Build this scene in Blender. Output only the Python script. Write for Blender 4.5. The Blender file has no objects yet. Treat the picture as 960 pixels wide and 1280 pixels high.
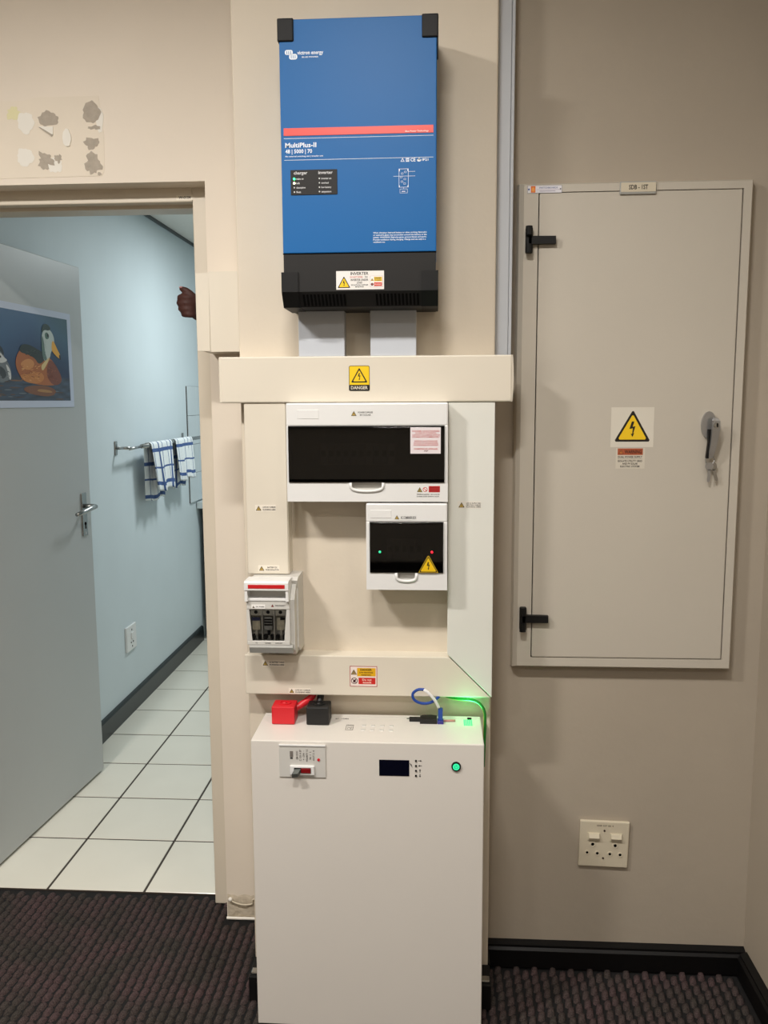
import bpy, bmesh, math, random
from mathutils import Vector, Matrix
from mathutils.geometry import tessellate_polygon
random.seed(4)
SC = bpy.context.scene
COL = SC.collection

# ---------------------------------------------------------------- camera
H = 1.467
def cam_axes(p, yw, r):
    cy, sy = math.cos(yw), math.sin(yw)
    fwd0, right0, up0 = Vector((-sy, cy, 0)), Vector((cy, sy, 0)), Vector((0, 0, 1))
    fwd = math.cos(p)*fwd0 - math.sin(p)*up0
    up = math.cos(p)*up0 + math.sin(p)*fwd0
    return math.cos(r)*right0 + math.sin(r)*up, -math.sin(r)*right0 + math.cos(r)*up, fwd
a_, b_, d_ = cam_axes(.1297, .0615, -.0051)
cam = bpy.data.cameras.new('camera'); camo = bpy.data.objects.new('camera', cam); COL.objects.link(camo)
cam.sensor_fit = 'VERTICAL'; cam.sensor_height = 36.0; cam.lens = 1061.4*36/1280
cam.clip_start = .05
camo.matrix_world = Matrix(((a_.x, b_.x, -d_.x, 0), (a_.y, b_.y, -d_.y, 0), (a_.z, b_.z, -d_.z, H), (0, 0, 0, 1)))
SC.camera = camo

# ---------------------------------------------------------------- light
SC.view_settings.view_transform = 'Standard'; SC.view_settings.look = 'None'
SC.view_settings.gamma = 1; SC.view_settings.use_curve_mapping = False
SC.view_settings.exposure = 0.14
w = bpy.data.worlds.new('world'); SC.world = w; w.use_nodes = True
w.node_tree.nodes['Background'].inputs[0].default_value = (.9, .95, 1, 1)
w.node_tree.nodes['Background'].inputs[1].default_value = .06
def area(name, loc, size, power, col, rot=(0, 0, 0), spread=180):
    L = bpy.data.lights.new(name, 'AREA'); L.shape = 'RECTANGLE'; L.size, L.size_y = size
    L.energy = power; L.color = col; L.spread = math.radians(spread)
    o = bpy.data.objects.new(name, L); o.location = loc; o.rotation_euler = rot; COL.objects.link(o); return o
ROOM_H = 2.72
WARM = (1, .955, .905)
LAMPS = [(-1.35, .66, 39, 180), (-.20, .55, 27, 180), (.66, .55, 5, 140), (-1.35, -.9, 13, 180), (-.20, -.9, 9, 150), (.66, -2.1, 4, 160)]
for lx, ly, lp, ls in LAMPS:
    area('ceiling_lamp_light', (lx, ly, ROOM_H-.045), (.32, .10), lp, WARM, spread=ls)
area('kitchen_lamp_light', (-.55, 4.35, 2.365), (.3, .3), 20, (.90, .98, 1))

# ---------------------------------------------------------------- helpers
def lin(c):
    return tuple((x/255/12.92 if x/255 <= .04045 else ((x/255+.055)/1.055)**2.4) for x in c) + (1,)
MATS = {}
def mat(name, rgb, rough=.5, metal=0, bump=0, bscale=60, vary=0, vscale=4, spec=.5, emit=None, estr=0, coat=0):
    m = bpy.data.materials.new(name); m.use_nodes = True; nt = m.node_tree; N = nt.nodes
    b = N['Principled BSDF']; b.inputs['Base Color'].default_value = lin(rgb)
    b.inputs['Roughness'].default_value = rough; b.inputs['Metallic'].default_value = metal
    b.inputs['Specular IOR Level'].default_value = spec; b.inputs['Coat Weight'].default_value = coat
    if emit: b.inputs['Emission Color'].default_value = lin(emit); b.inputs['Emission Strength'].default_value = estr
    tc = N.new('ShaderNodeTexCoord')
    geo = N.new('ShaderNodeNewGeometry')
    if vary:
        n = N.new('ShaderNodeTexNoise'); n.inputs['Scale'].default_value = vscale; n.inputs['Detail'].default_value = 5
        nt.links.new(geo.outputs['Position'], n.inputs['Vector'])
        r = N.new('ShaderNodeValToRGB'); c = lin(rgb)
        r.color_ramp.elements[0].position = .3; r.color_ramp.elements[1].position = .7
        r.color_ramp.elements[0].color = tuple(x*(1-vary) for x in c[:3])+(1,)
        r.color_ramp.elements[1].color = tuple(min(1, x*(1+vary)) for x in c[:3])+(1,)
        nt.links.new(n.outputs['Fac'], r.inputs['Fac']); nt.links.new(r.outputs['Color'], b.inputs['Base Color'])
    if bump:
        n2 = N.new('ShaderNodeTexNoise'); n2.inputs['Scale'].default_value = bscale; n2.inputs['Detail'].default_value = 4
        nt.links.new(geo.outputs['Position'], n2.inputs['Vector'])
        bp = N.new('ShaderNodeBump'); bp.inputs['Strength'].default_value = bump; bp.inputs['Distance'].default_value = .004
        nt.links.new(n2.outputs['Fac'], bp.inputs['Height']); nt.links.new(bp.outputs['Normal'], b.inputs['Normal'])
    MATS[name] = m; return m
M = MATS
mat('wall_paint', (214, 203, 185), .75, bump=.25, bscale=28, vary=.025, vscale=3)
mat('wall_paint_lit', (230, 219, 203), .6, bump=.22, bscale=14, vary=.03, vscale=3)  # lightened tone, carries the stronger light on the left wall
mat('wall_paint_shaded', (172, 161, 145), .7, bump=.25, bscale=24, vary=.03, vscale=3)  # wall colour darkened to carry the dimmer light on the right
mat('kitchen_paint', (204, 214, 217), .6, vary=.02)
mat('frame_paint', (218, 208, 190), .42, vary=.02, vscale=8)
mat('ceiling_paint', (225, 222, 214), .8, vary=.02)
mat('trunk', (219, 211, 195), .38, vary=.012, vscale=6)
mat('trunk_white', (222, 222, 214), .38, vary=.012, vscale=6)
mat('conduit_grey', (180, 183, 188), .4, vary=.01)
mat('conduit_grey_light', (196, 201, 208), .4, vary=.01)
mat('blue', (9, 95, 160), .45, spec=.3, vary=.01, bump=.04, bscale=900)
mat('black_plastic', (27, 26, 25), .5, spec=.3, vary=.05, bump=.05, bscale=800)
mat('black_matt', (12, 12, 12), .55, spec=.3, vary=.05)
mat('hole', (2, 2, 2), .9, spec=.1, vary=.05)
mat('white_plastic', (228, 228, 226), .32, vary=.008)
mat('white_metal', (222, 217, 209), .36, vary=.012, vscale=3)
mat('grey_plastic', (206, 204, 198), .4, vary=.02)
mat('grey_dark_plastic', (160, 160, 155), .4, vary=.02)
mat('panel_paint', (192, 185, 172), .38, vary=.012, vscale=5, bump=.04, bscale=300)
mat('skirting', (10, 9, 9), .5, spec=.25, vary=.1, bump=.1, bscale=20)
mat('kitchen_skirting', (30, 38, 40), .35, vary=.1)
mat('tile', (226, 222, 208), .22, vary=.02, vscale=5)
mat('grout', (62, 54, 46), .8, vary=.1, vscale=40)
mat('door_paint', (184, 187, 186), .4, vary=.012, vscale=3)
mat('steel', (176, 176, 174), .25, 1, vary=.03)
mat('chrome', (168, 168, 168), .3, .75, vary=.03)
mat('red', (205, 32, 42), .38, vary=.03)
mat('red_strip', (196, 30, 34), .4, vary=.03)
mat('blue_cable', (24, 66, 150), .35, vary=.03)
mat('black_rubber', (18, 18, 18), .5, vary=.1)
mat('white_sleeve', (235, 235, 235), .4, vary=.02)
mat('pink_wire', (196, 140, 132), .4, vary=.03)
mat('screen', (4, 5, 22), .12, vary=.05)
mat('skin', (78, 46, 40), .55, spec=.3, vary=.08, vscale=60)
mat('shirt', (52, 58, 74), .85, vary=.1, vscale=30)
mat('trouser', (30, 31, 36), .85, vary=.1, vscale=30)
mat('hair', (16, 13, 12), .8, vary=.2, vscale=90)
mat('eye', (225, 222, 215), .2, vary=.02)
mat('wire_beige', (206, 196, 174), .5, vary=.03)
mat('plaster_grey', (176, 166, 152), .85, bump=.5, bscale=120, vary=.08, vscale=60)
mat('plaster_white', (236, 232, 222), .7, vary=.02)
mat('plaster_yellow', (226, 220, 176), .7, vary=.03)
mat('plaster_pale', (228, 217, 199), .6, vary=.015, vscale=10)
mat('plaster_rough', (196, 184, 164), .9, bump=1, bscale=60, vary=.15, vscale=35)
mat('fuse_grey', (180, 180, 178), .4, vary=.2, vscale=120)
mat('fuse_body', (228, 220, 200), .4, vary=.2, vscale=120)
mat('fuse_blue', (60, 66, 110), .4, vary=.1)
mat('fuse_metal', (218, 216, 208), .4, .2, vary=.2, vscale=90)
mat('splash_tile', (204, 212, 214), .2, vary=.02)
mat('cabinet_white', (206, 214, 214), .3, vary=.01)
mat('cabinet_plinth', (58, 44, 38), .5, vary=.1)
mat('lamp_housing', (225, 225, 222), .4, vary=.02)
mat('lamp_glow', (255, 240, 215), .5, emit=(255, 236, 205), estr=4)
mat('led_green', (60, 255, 120), .4, emit=(40, 255, 120), estr=6)
mat('led_green_soft', (60, 220, 120), .4, emit=(40, 230, 110), estr=1.2)
mat('led_red', (255, 40, 60), .4, emit=(255, 30, 50), estr=1.2)
mat('led_amber', (255, 250, 200), .4, emit=(255, 245, 190), estr=4)
mat('led_off', (205, 205, 205), .4, vary=.02)
mat('led_teal', (40, 190, 130), .4, emit=(50, 215, 150), estr=.9)
# printed stickers: colours from a colour attribute
def attr_mat(name, rough):
    m = bpy.data.materials.new(name); m.use_nodes = True
    a = m.node_tree.nodes.new('ShaderNodeAttribute'); a.attribute_name = 'ink'
    b = m.node_tree.nodes['Principled BSDF']; b.inputs['Roughness'].default_value = rough
    m.node_tree.links.new(a.outputs['Color'], b.inputs['Base Color']); MATS[name] = m
attr_mat('print', .45); attr_mat('poster_print', .35)
# green/yellow earth cable, striped
def earth():
    m = bpy.data.materials.new('earth_cable'); m.use_nodes = True; nt = m.node_tree; b = nt.nodes['Principled BSDF']
    a = nt.nodes.new('ShaderNodeAttribute'); a.attribute_name = 'ink'
    nt.links.new(a.outputs['Color'], b.inputs['Base Color']); b.inputs['Roughness'].default_value = .4; MATS['earth_cable'] = m
earth()
# clear cover and dark smoked window
def clear(name, tint, fac, rough=.05):
    m = bpy.data.materials.new(name); m.use_nodes = True; nt = m.node_tree; N = nt.nodes; N.remove(N['Principled BSDF'])
    t = N.new('ShaderNodeBsdfTransparent'); t.inputs[0].default_value = tint
    g = N.new('ShaderNodeBsdfGlossy'); g.inputs['Roughness'].default_value = rough; g.inputs[0].default_value = (1, 1, 1, 1)
    f = N.new('ShaderNodeFresnel'); f.inputs['IOR'].default_value = 1.5
    mx = N.new('ShaderNodeMixShader'); nt.links.new(f.outputs[0], mx.inputs[0])
    nt.links.new(t.outputs[0], mx.inputs[1]); nt.links.new(g.outputs[0], mx.inputs[2])
    nt.links.new(mx.outputs[0], N['Material Output'].inputs[0]); MATS[name] = m
clear('clear_cover', (.95, .955, .95, 1), 0)
clear('smoked', (.30, .29, .275, 1), 0)
# carpet: dark loops with purple / brown / green cast, varied loop by loop
def carpet():
    m = bpy.data.materials.new('carpet'); m.use_nodes = True; nt = m.node_tree; N = nt.nodes; b = N['Principled BSDF']
    geo = N.new('ShaderNodeNewGeometry')
    n = N.new('ShaderNodeTexNoise'); n.inputs['Scale'].default_value = 9; n.inputs['Detail'].default_value = 3
    n2 = N.new('ShaderNodeTexNoise'); n2.inputs['Scale'].default_value = 420; n2.inputs['Detail'].default_value = 2
    for q in (n, n2): nt.links.new(geo.outputs['Position'], q.inputs['Vector'])
    r = N.new('ShaderNodeValToRGB'); e = r.color_ramp.elements
    e[0].position = .36; e[0].color = lin((72, 68, 64)); e[1].position = .66; e[1].color = lin((88, 73, 73))
    nt.links.new(n.outputs['Fac'], r.inputs['Fac'])
    r2 = N.new('ShaderNodeValToRGB'); e = r2.color_ramp.elements
    e[0].position = .3; e[0].color = (.35, .35, .35, 1); e[1].position = .75; e[1].color = (1.25, 1.2, 1.2, 1)
    nt.links.new(n2.outputs['Fac'], r2.inputs['Fac'])
    mx = N.new('ShaderNodeMix'); mx.data_type = 'RGBA'; mx.blend_type = 'MULTIPLY'; mx.inputs['Factor'].default_value = 1
    nt.links.new(r.outputs['Color'], mx.inputs['A']); nt.links.new(r2.outputs['Color'], mx.inputs['B'])
    nt.links.new(mx.outputs['Result'], b.inputs['Base Color']); b.inputs['Roughness'].default_value = .95
    b.inputs['Specular IOR Level'].default_value = .1
    bp = N.new('ShaderNodeBump'); bp.inputs['Strength'].default_value = .7; bp.inputs['Distance'].default_value = .003
    nt.links.new(n2.outputs['Fac'], bp.inputs['Height']); nt.links.new(bp.outputs['Normal'], b.inputs['Normal'])
    MATS['carpet'] = m
carpet()
mat('carpet_base', (10, 8, 8), .95, vary=.2, vscale=60)

XF = Matrix.Identity(4)          # current local frame used while building
WL = {}                          # world place of every object (translations only)
def world_of(o): return WL.get(o.name, Vector((0, 0, 0)))
def link(o, parent, wloc):
    COL.objects.link(o)
    o.location = wloc - (world_of(parent) if parent else Vector((0, 0, 0)))
    if parent: o.parent = parent
    WL[o.name] = wloc
def obj(name, bm, m, parent=None, label=None, smooth=False):
    bm.transform(XF)
    bmesh.ops.recalc_face_normals(bm, faces=bm.faces)
    me = bpy.data.meshes.new(name)
    lo = Vector((min(v.co[i] for v in bm.verts) for i in range(3))); hi = Vector((max(v.co[i] for v in bm.verts) for i in range(3)))
    c = (lo+hi)/2
    bmesh.ops.translate(bm, verts=bm.verts, vec=-c)
    bm.to_mesh(me); bm.free()
    for mm in (m if isinstance(m, (list, tuple)) else [m]): me.materials.append(M[mm])
    if smooth:
        for p in me.polygons: p.use_smooth = True
    o = bpy.data.objects.new(name, me); link(o, parent, c)
    if label: o['label'] = label
    return o
def thing(name, label, cat, loc, group=None):
    o = bpy.data.objects.new(name, None); o.empty_display_size = .05
    link(o, None, XF @ Vector(loc)); o['label'] = label; o['category'] = cat
    if group: o['group'] = group
    return o
def struct(o): o['kind'] = 'structure'; return o
def box(bm, x0, x1, y0, y1, z0, z1, bev=0, seg=2):
    vs = [bm.verts.new((x, y, z)) for x in (x0, x1) for y in (y0, y1) for z in (z0, z1)]
    fs = [bm.faces.new([vs[i] for i in f]) for f in ((0, 1, 3, 2), (4, 6, 7, 5), (0, 4, 5, 1), (2, 3, 7, 6), (0, 2, 6, 4), (1, 5, 7, 3))]
    if bev:
        es = {e for f in fs for e in f.edges}
        bmesh.ops.bevel(bm, geom=list(es), offset=bev, segments=seg, profile=.5, affect='EDGES')
    return bm
def B(*a, **k): return box(bmesh.new(), *a, **k)
def prism(bm, pts, y0, y1, axis='y'):
    """polygon given in the plane across `axis`, extruded along it"""
    def P(p, t): return {'y': (p[0], t, p[1]), 'x': (t, p[0], p[1]), 'z': (p[0], p[1], t)}[axis]
    A = [bm.verts.new(P(p, y0)) for p in pts]; C = [bm.verts.new(P(p, y1)) for p in pts]; n = len(pts)
    bm.faces.new(A); bm.faces.new(C)
    for i in range(n): bm.faces.new((A[i], A[(i+1) % n], C[(i+1) % n], C[i]))
    return bm
def PR(*a, **k): return prism(bmesh.new(), *a, **k)
def loft(bm, rings, caps=True):
    R = [[bm.verts.new(p) for p in r] for r in rings]; n = len(R[0])
    for a, b in zip(R, R[1:]):
        for i in range(n): bm.faces.new((a[i], a[(i+1) % n], b[(i+1) % n], b[i]))
    if caps: bm.faces.new(R[0]); bm.faces.new(R[-1])
    return bm
def smooth_path(pts, n=8):
    P = [Vector(p) for p in pts]; out = []
    for i in range(len(P)-1):
        p0, p1, p2, p3 = P[max(i-1, 0)], P[i], P[i+1], P[min(i+2, len(P)-1)]
        for k in range(n):
            t = k/n
            out.append(.5*((2*p1)+(p2-p0)*t+(2*p0-5*p1+4*p2-p3)*t*t+(3*p1-p0-3*p2+p3)*t**3))
    return out+[P[-1]]
def tube(bm, pts, r, seg=10, smooth=0):
    P = smooth_path(pts, smooth) if smooth else [Vector(p) for p in pts]
    rs = r if isinstance(r, (list, tuple)) else [r]*len(P)
    if len(rs) != len(P):
        rs = [rs[0]+(rs[-1]-rs[0])*i/(len(P)-1) for i in range(len(P))]
    rings = []; up = None
    for i, p in enumerate(P):
        t = (P[min(i+1, len(P)-1)]-P[max(i-1, 0)]).normalized()
        if up is None: up = t.orthogonal().normalized()
        up = (up - t*up.dot(t)).normalized(); s = t.cross(up)
        rings.append([p+rs[i]*(math.cos(2*math.pi*k/seg)*up+math.sin(2*math.pi*k/seg)*s) for k in range(seg)])
    return loft(bm, rings)
def T(*a, **k): return tube(bmesh.new(), *a, **k)
def ball(bm, c, r, sc=(1, 1, 1), u=12, v=8):
    bmesh.ops.create_uvsphere(bm, u_segments=u, v_segments=v, radius=r, matrix=Matrix.Translation(c) @ Matrix.Diagonal((*sc, 1)))
    return bm
def disc_y(bm, cx, cz, r, y0, y1, n=16):
    return prism(bm, [(cx+r*math.cos(2*math.pi*i/n), cz+r*math.sin(2*math.pi*i/n)) for i in range(n)], y0, y1)

# ---- flat print (stickers, lettering): one mesh, colour per shape
class Print:
    def __init__(s, O, r=(1, 0, 0), u=(0, 0, 1), lift=.0002):
        s.O, s.r, s.u = Vector(O), Vector(r), Vector(u); s.n = s.r.cross(s.u)
        s.V, s.F, s.C, s.step = [], [], [], lift
    def pt(s, x, y, L): return s.O+s.r*x+s.u*y+s.n*(s.step*(L+1))
    def poly(s, pts, col, L=0):
        c = lin(col); k = len(s.V)
        for x, y in pts: s.V.append(s.pt(x, y, L)); s.C.append(c)
        for t in tessellate_polygon([[Vector((x, y, 0)) for x, y in pts]]): s.F.append([k+i for i in t])
        return s
    def rect(s, x0, y0, x1, y1, col, L=0): return s.poly([(x0, y0), (x1, y0), (x1, y1), (x0, y1)], col, L)
    def rrect(s, x0, y0, x1, y1, rad, col, L=0, n=5):
        P = []
        for cx, cy, a in ((x1-rad, y0+rad, -90), (x1-rad, y1-rad, 0), (x0+rad, y1-rad, 90), (x0+rad, y0+rad, 180)):
            for i in range(n+1):
                t = math.radians(a+90*i/n); P.append((cx+rad*math.cos(t), cy+rad*math.sin(t)))
        return s.poly(P, col, L)
    def circ(s, cx, cy, r, col, L=0, n=20, ry=None):
        ry = ry or r
        return s.poly([(cx+r*math.cos(2*math.pi*i/n), cy+ry*math.sin(2*math.pi*i/n)) for i in range(n)], col, L)
    def text(s, txt, x, y, h, col, L=1, w=None, align='C', rot=0):
        """cap height h; w forces the width; (x, y) is the baseline anchor"""
        cu = bpy.data.curves.new('lettering', 'FONT'); cu.body = txt; cu.size = 1; cu.resolution_u = 2; cu.offset = .022
        ob = bpy.data.objects.new('lettering', cu); me = ob.to_mesh()
        if not me.vertices: ob.to_mesh_clear(); return s
        xs = [v.co.x for v in me.vertices]; x0, x1 = min(xs), max(xs)
        sy = h/.70; sx = sy if w is None else w/(x1-x0)
        off = {'C': -(x0+x1)/2, 'L': -x0, 'R': -x1}[align]
        k = len(s.V); c = lin(col); ca, sa = math.cos(rot), math.sin(rot)
        for v in me.vertices:
            px, py = (v.co.x+off)*sx, v.co.y*sy
            s.V.append(s.pt(x+px*ca-py*sa, y+px*sa+py*ca, L)); s.C.append(c)
        for p in me.polygons: s.F.append([k+i for i in p.vertices])
        ob.to_mesh_clear(); bpy.data.objects.remove(ob); bpy.data.curves.remove(cu)
        return s
    def bolt(s, cx, cy, h, col, L):
        k = h
        return s.poly([(cx+.10*k, cy+.50*k), (cx-.06*k, cy+.50*k), (cx-.20*k, cy+.02*k), (cx+.02*k, cy+.06*k), (cx-.02*k, cy-.30*k),
                       (cx-.11*k, cy-.27*k), (cx+.00*k, cy-.50*k), (cx+.12*k, cy-.24*k), (cx+.05*k, cy-.27*k), (cx+.18*k, cy+.20*k), (cx+.0*k, cy+.16*k)], col, L)
    def hazard(s, cx, cy, w, L=1, ycol=(240, 200, 20), kcol=(22, 18, 14), border=.13):
        """yellow triangle with black rim and lightning bolt; cx, cy = middle of its base"""
        h = w*.88; r = w*.035
        def tri(k, col, lev):
            hw, b, t = w/2-k*1.73, cy+k, cy+h-2*k
            s.poly([(cx-hw+r, b), (cx+hw-r, b), (cx+hw-r*.3, b+r*1.2), (cx+r*.6, t-r*.4), (cx-r*.6, t-r*.4), (cx-hw+r*.3, b+r*1.2)], col, lev)
        tri(0, kcol, L); tri(border*w*.55, ycol, L+1)
        s.bolt(cx, cy+h*.40, h*.50, kcol, L+2)
        return s
    def done(s, name, parent, label=None, m='print'):
        me = bpy.data.meshes.new(name)
        V = [XF @ v for v in s.V]
        lo = Vector((min(v[i] for v in V) for i in range(3))); hi = Vector((max(v[i] for v in V) for i in range(3))); c = (lo+hi)/2
        me.from_pydata([v-c for v in V], [], s.F)
        at = me.attributes.new('ink', 'FLOAT_COLOR', 'POINT')
        at.data.foreach_set('color', [x for cc in s.C for x in cc])
        me.materials.append(M[m]); me.update()
        o = bpy.data.objects.new(name, me); link(o, parent, c)
        if label: o['label'] = label
        return o
WHT, BLK, RED, YEL = (240, 238, 234), (24, 22, 20), (196, 36, 30), (240, 200, 20)
def mini_label(parent, x0, x1, z0, z1, y, lines, label, back=(234, 226, 212)):
    """small white strip: hazard triangle and two or three short lines"""
    P = Print((x0, y, z0)); W, Hh = x1-x0, z1-z0
    P.rect(0, 0, W, Hh, back, 0)
    P.hazard(Hh*.52, Hh*.14, Hh*.8, 1, ycol=(190, 160, 80), border=.16)
    n = len(lines); th = Hh*.74/n*.62; tx = Hh*1.08
    for i, t in enumerate(lines):
        P.text(t, tx+(W-tx)/2, Hh*.86-(i+1)*Hh*.74/n+th*.2, th, (34, 28, 24), 1, w=(W-tx)*(.94 if len(t) > 10 else .7))
    return P.done('sticker', parent, label)

# ================================================================ SETTING
# main-room floor
struct(fl := obj('floor', B(-3.2, .80, -3.6, 2.349, -.06, -.006), 'carpet_base'))
# carpet loops: real bumps, too many to count
def carpet_mesh():
    V, F = [], []
    px, py = .0235, .033
    for i in range(int(2.75/px)):
        x = -1.95+i*px
        for j in range(int(1.2/py)):
            y = 1.162+j*py+(py/2 if i % 2 else 0)
            if y > 2.347-py*.5: continue
            if y > 2.21 and (x > -.60 or x < -1.46): continue
            if x > .775: continue
            if y > 2.06 and x > .12: continue
            jx, jy = random.uniform(-.0015, .0015), random.uniform(-.0015, .0015)
            h = random.uniform(.0085, .0120); a, b = px*.43, py*.455; sh = .006
            k = len(V); x += jx; yy = y+jy
            outer = [(-a, -b*.45-sh), (-a*.3, -b-sh*.3), (a*.7, -b*.8+sh*.4), (a, b*.45+sh), (a*.3, b+sh*.3), (-a*.7, b*.8-sh*.4)]
            V += [(x+p, yy+q, -.006) for p, q in outer]
            V += [(x+p*.70, yy+q*.70, -.006+h*.82) for p, q in outer]
            V.append((x, yy, -.006+h))
            for t in range(6):
                u = (t+1) % 6
                F.append((k+t, k+u, k+6+u, k+6+t)); F.append((k+6+t, k+6+u, k+12))
            x -= jx
    me = bpy.data.meshes.new('carpet_loops'); me.from_pydata(V, [], F); me.materials.append(M['carpet'])
    for p in me.polygons: p.use_smooth = True
    o = bpy.data.objects.new('carpet_loops', me); o['kind'] = 'stuff'
    link(o, None, Vector((0, 0, 0)))
    o.parent = fl; o.location = -world_of(fl)
carpet_mesh()

# kitchen floor: grout bed with single tiles on it
struct(kf := obj('floor', B(-1.60, .75, 2.349, 5.75, -.06, -.0016), 'grout'))
TP, TX, TY, GAP = .3002, -1.1778, 2.3487, .0075
tile_me = {}
for i in range(-1, 6):
    for j in range(0, 11):
        x0 = TX+i*TP+GAP/2; x1 = TX+(i+1)*TP-GAP/2; y0 = TY+j*TP+(GAP/2 if j else .001); y1 = TY+(j+1)*TP-GAP/2
        x0 = max(x0, -1.462); x1 = min(x1, .60)
        if x1-x0 < .02: continue
        key = (round(x1-x0, 3), round(y1-y0, 3))
        if key not in tile_me:
            bm = B(-(x1-x0)/2, (x1-x0)/2, -(y1-y0)/2, (y1-y0)/2, -.006, 0, bev=.0012, seg=1)
            me = bpy.data.meshes.new('floor_tile'); bm.to_mesh(me); bm.free(); me.materials.append(M['tile']); tile_me[key] = me
        o = bpy.data.objects.new('floor_tile', tile_me[key])
        link(o, kf, Vector(((x0+x1)/2, (y0+y1)/2, random.uniform(-.0003, .0003))))

# walls of the main room
bm = bmesh.new()
YL = 2.236
box(bm, -3.2, -1.47, YL, 2.40, -.02, ROOM_H); box(bm, -1.47, -.594, YL, 2.40, 2.029, ROOM_H); box(bm, -.594, -.45, YL, 2.40, -.02, ROOM_H)
struct(wl := obj('wall_left', bm, 'wall_paint_lit'))
struct(wm := obj('wall_middle', B(-.457, .1335, 1.98, 2.40, -.02, ROOM_H, bev=.004), 'wall_paint'))
struct(wb := obj('wall_back', B(.1335, .95, 2.083, 2.40, -.02, ROOM_H), 'wall_paint_shaded'))
struct(obj('wall_right', B(.797, .95, -3.6, 2.083, -.02, ROOM_H), 'wall_paint_shaded'))
struct(obj('wall_front', B(-3.2, .95, -3.75, -3.6, -.02, ROOM_H), 'wall_paint_lit'))
struct(obj('wall_side', B(-3.35, -3.2, -3.75, 2.40, -.02, ROOM_H), 'wall_paint_lit'))
struct(obj('ceiling', B(-3.35, .95, -3.75, 2.40, ROOM_H, ROOM_H+.1), 'ceiling_paint'))
# skirting boards
def skirting(name, pts, axis, t0, t1, m='skirting'):
    return struct(obj(name, PR(pts, t0, t1, axis=axis), m))
skirting('baseboard_back', [(2.083, 0), (2.060, 0), (2.060, .048), (2.066, .054), (2.066, .060), (2.083, .066)], 'x', .1335, .797)
skirting('baseboard_right', [(.797, 0), (.774, 0), (.774, .048), (.780, .054), (.780, .060), (.797, .066)], 'y', -3.6, 2.06)
skirting('baseboard_middle', [(.1335, 0), (.1400, 0), (.1400, .058), (.1335, .064)], 'y', 1.985, 2.06)
# bare plaster where the skirting is missing beside the door, and its white edge
def rough_patch():
    bm = bmesh.new(); nx, nz = 14, 8; G = []
    for j in range(nz+1):
        for i in range(nx+1):
            e = .0 if 0 < i < nx and 0 < j < nz else .0005
            G.append(bm.verts.new((-.592+i*(.136/nx), YL-.0005-(0 if e else random.uniform(.0005, .004)), .002+j*(.068/nz)+(random.uniform(-.004, .004) if 0 < j else 0))))
    for j in range(nz):
        for i in range(nx):
            bm.faces.new((G[j*(nx+1)+i], G[j*(nx+1)+i+1], G[(j+1)*(nx+1)+i+1], G[(j+1)*(nx+1)+i]))
    return bm
obj('bare_plaster', rough_patch(), 'plaster_rough', wl, 'rough bare plaster at the foot of the wall', smooth=True)
obj('plaster_edge', T([(-.594, YL-.006, .002), (-.56, YL-.008, .003), (-.53, YL-.006, .002), (-.457, YL-.008, .003)], .004, 6, smooth=4), 'plaster_white', wl)
obj('wire_end', T([(-.585, YL-.006, .060), (-.57, YL-.010, .052), (-.545, YL-.010, .046), (-.52, YL-.008, .048), (-.516, YL-.008, .062), (-.480, YL-.006, .066)], .0022, 6, smooth=5), 'wire_beige', wl, 'thin loop of wire over the bare plaster', smooth=True)
obj('wire_end', ball(bmesh.new(), (-.582, YL-.008, .060), .006), 'plaster_white', wl)

# peeled and filled patches above the door
def blob(name, cx, cz, rx, rz, m, seed, rough=.18, t=.0015, n=26, cut=None, label=None):
    rnd = random.Random(seed); ph = [rnd.uniform(0, 6.28) for _ in range(4)]
    pts = []
    for i in range(n):
        a = 2*math.pi*i/n
        k = 1+rough*(.6*math.sin(3*a+ph[0])+.5*math.sin(5*a+ph[1])+.5*math.sin(9*a+ph[2])+rnd.uniform(-.4, .4))
        pts.append((cx+rx*k*math.cos(a), cz+rz*k*math.sin(a)))
    bm = bmesh.new(); A = [bm.verts.new((p[0], YL-t, p[1])) for p in pts]; C = [bm.verts.new((p[0]+.001, YL+.002, p[1])) for p in pts]
    bm.faces.new(A)
    for i in range(n): bm.faces.new((A[i], A[(i+1) % n], C[(i+1) % n], C[i]))
    return obj(name, bm, m, wl, label)
struct_patch = PR([(-1.20, 2.045), (-.862, 2.047), (-.855, 2.06), (-.852, 2.15), (-.862, 2.243), (-1.03, 2.243), (-1.06, 2.235), (-1.20, 2.238)], YL-.0009, YL+.002)
obj('paint_patch', struct_patch, 'plaster_pale', wl, 'old paler paint in a rectangle above the door')
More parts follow.
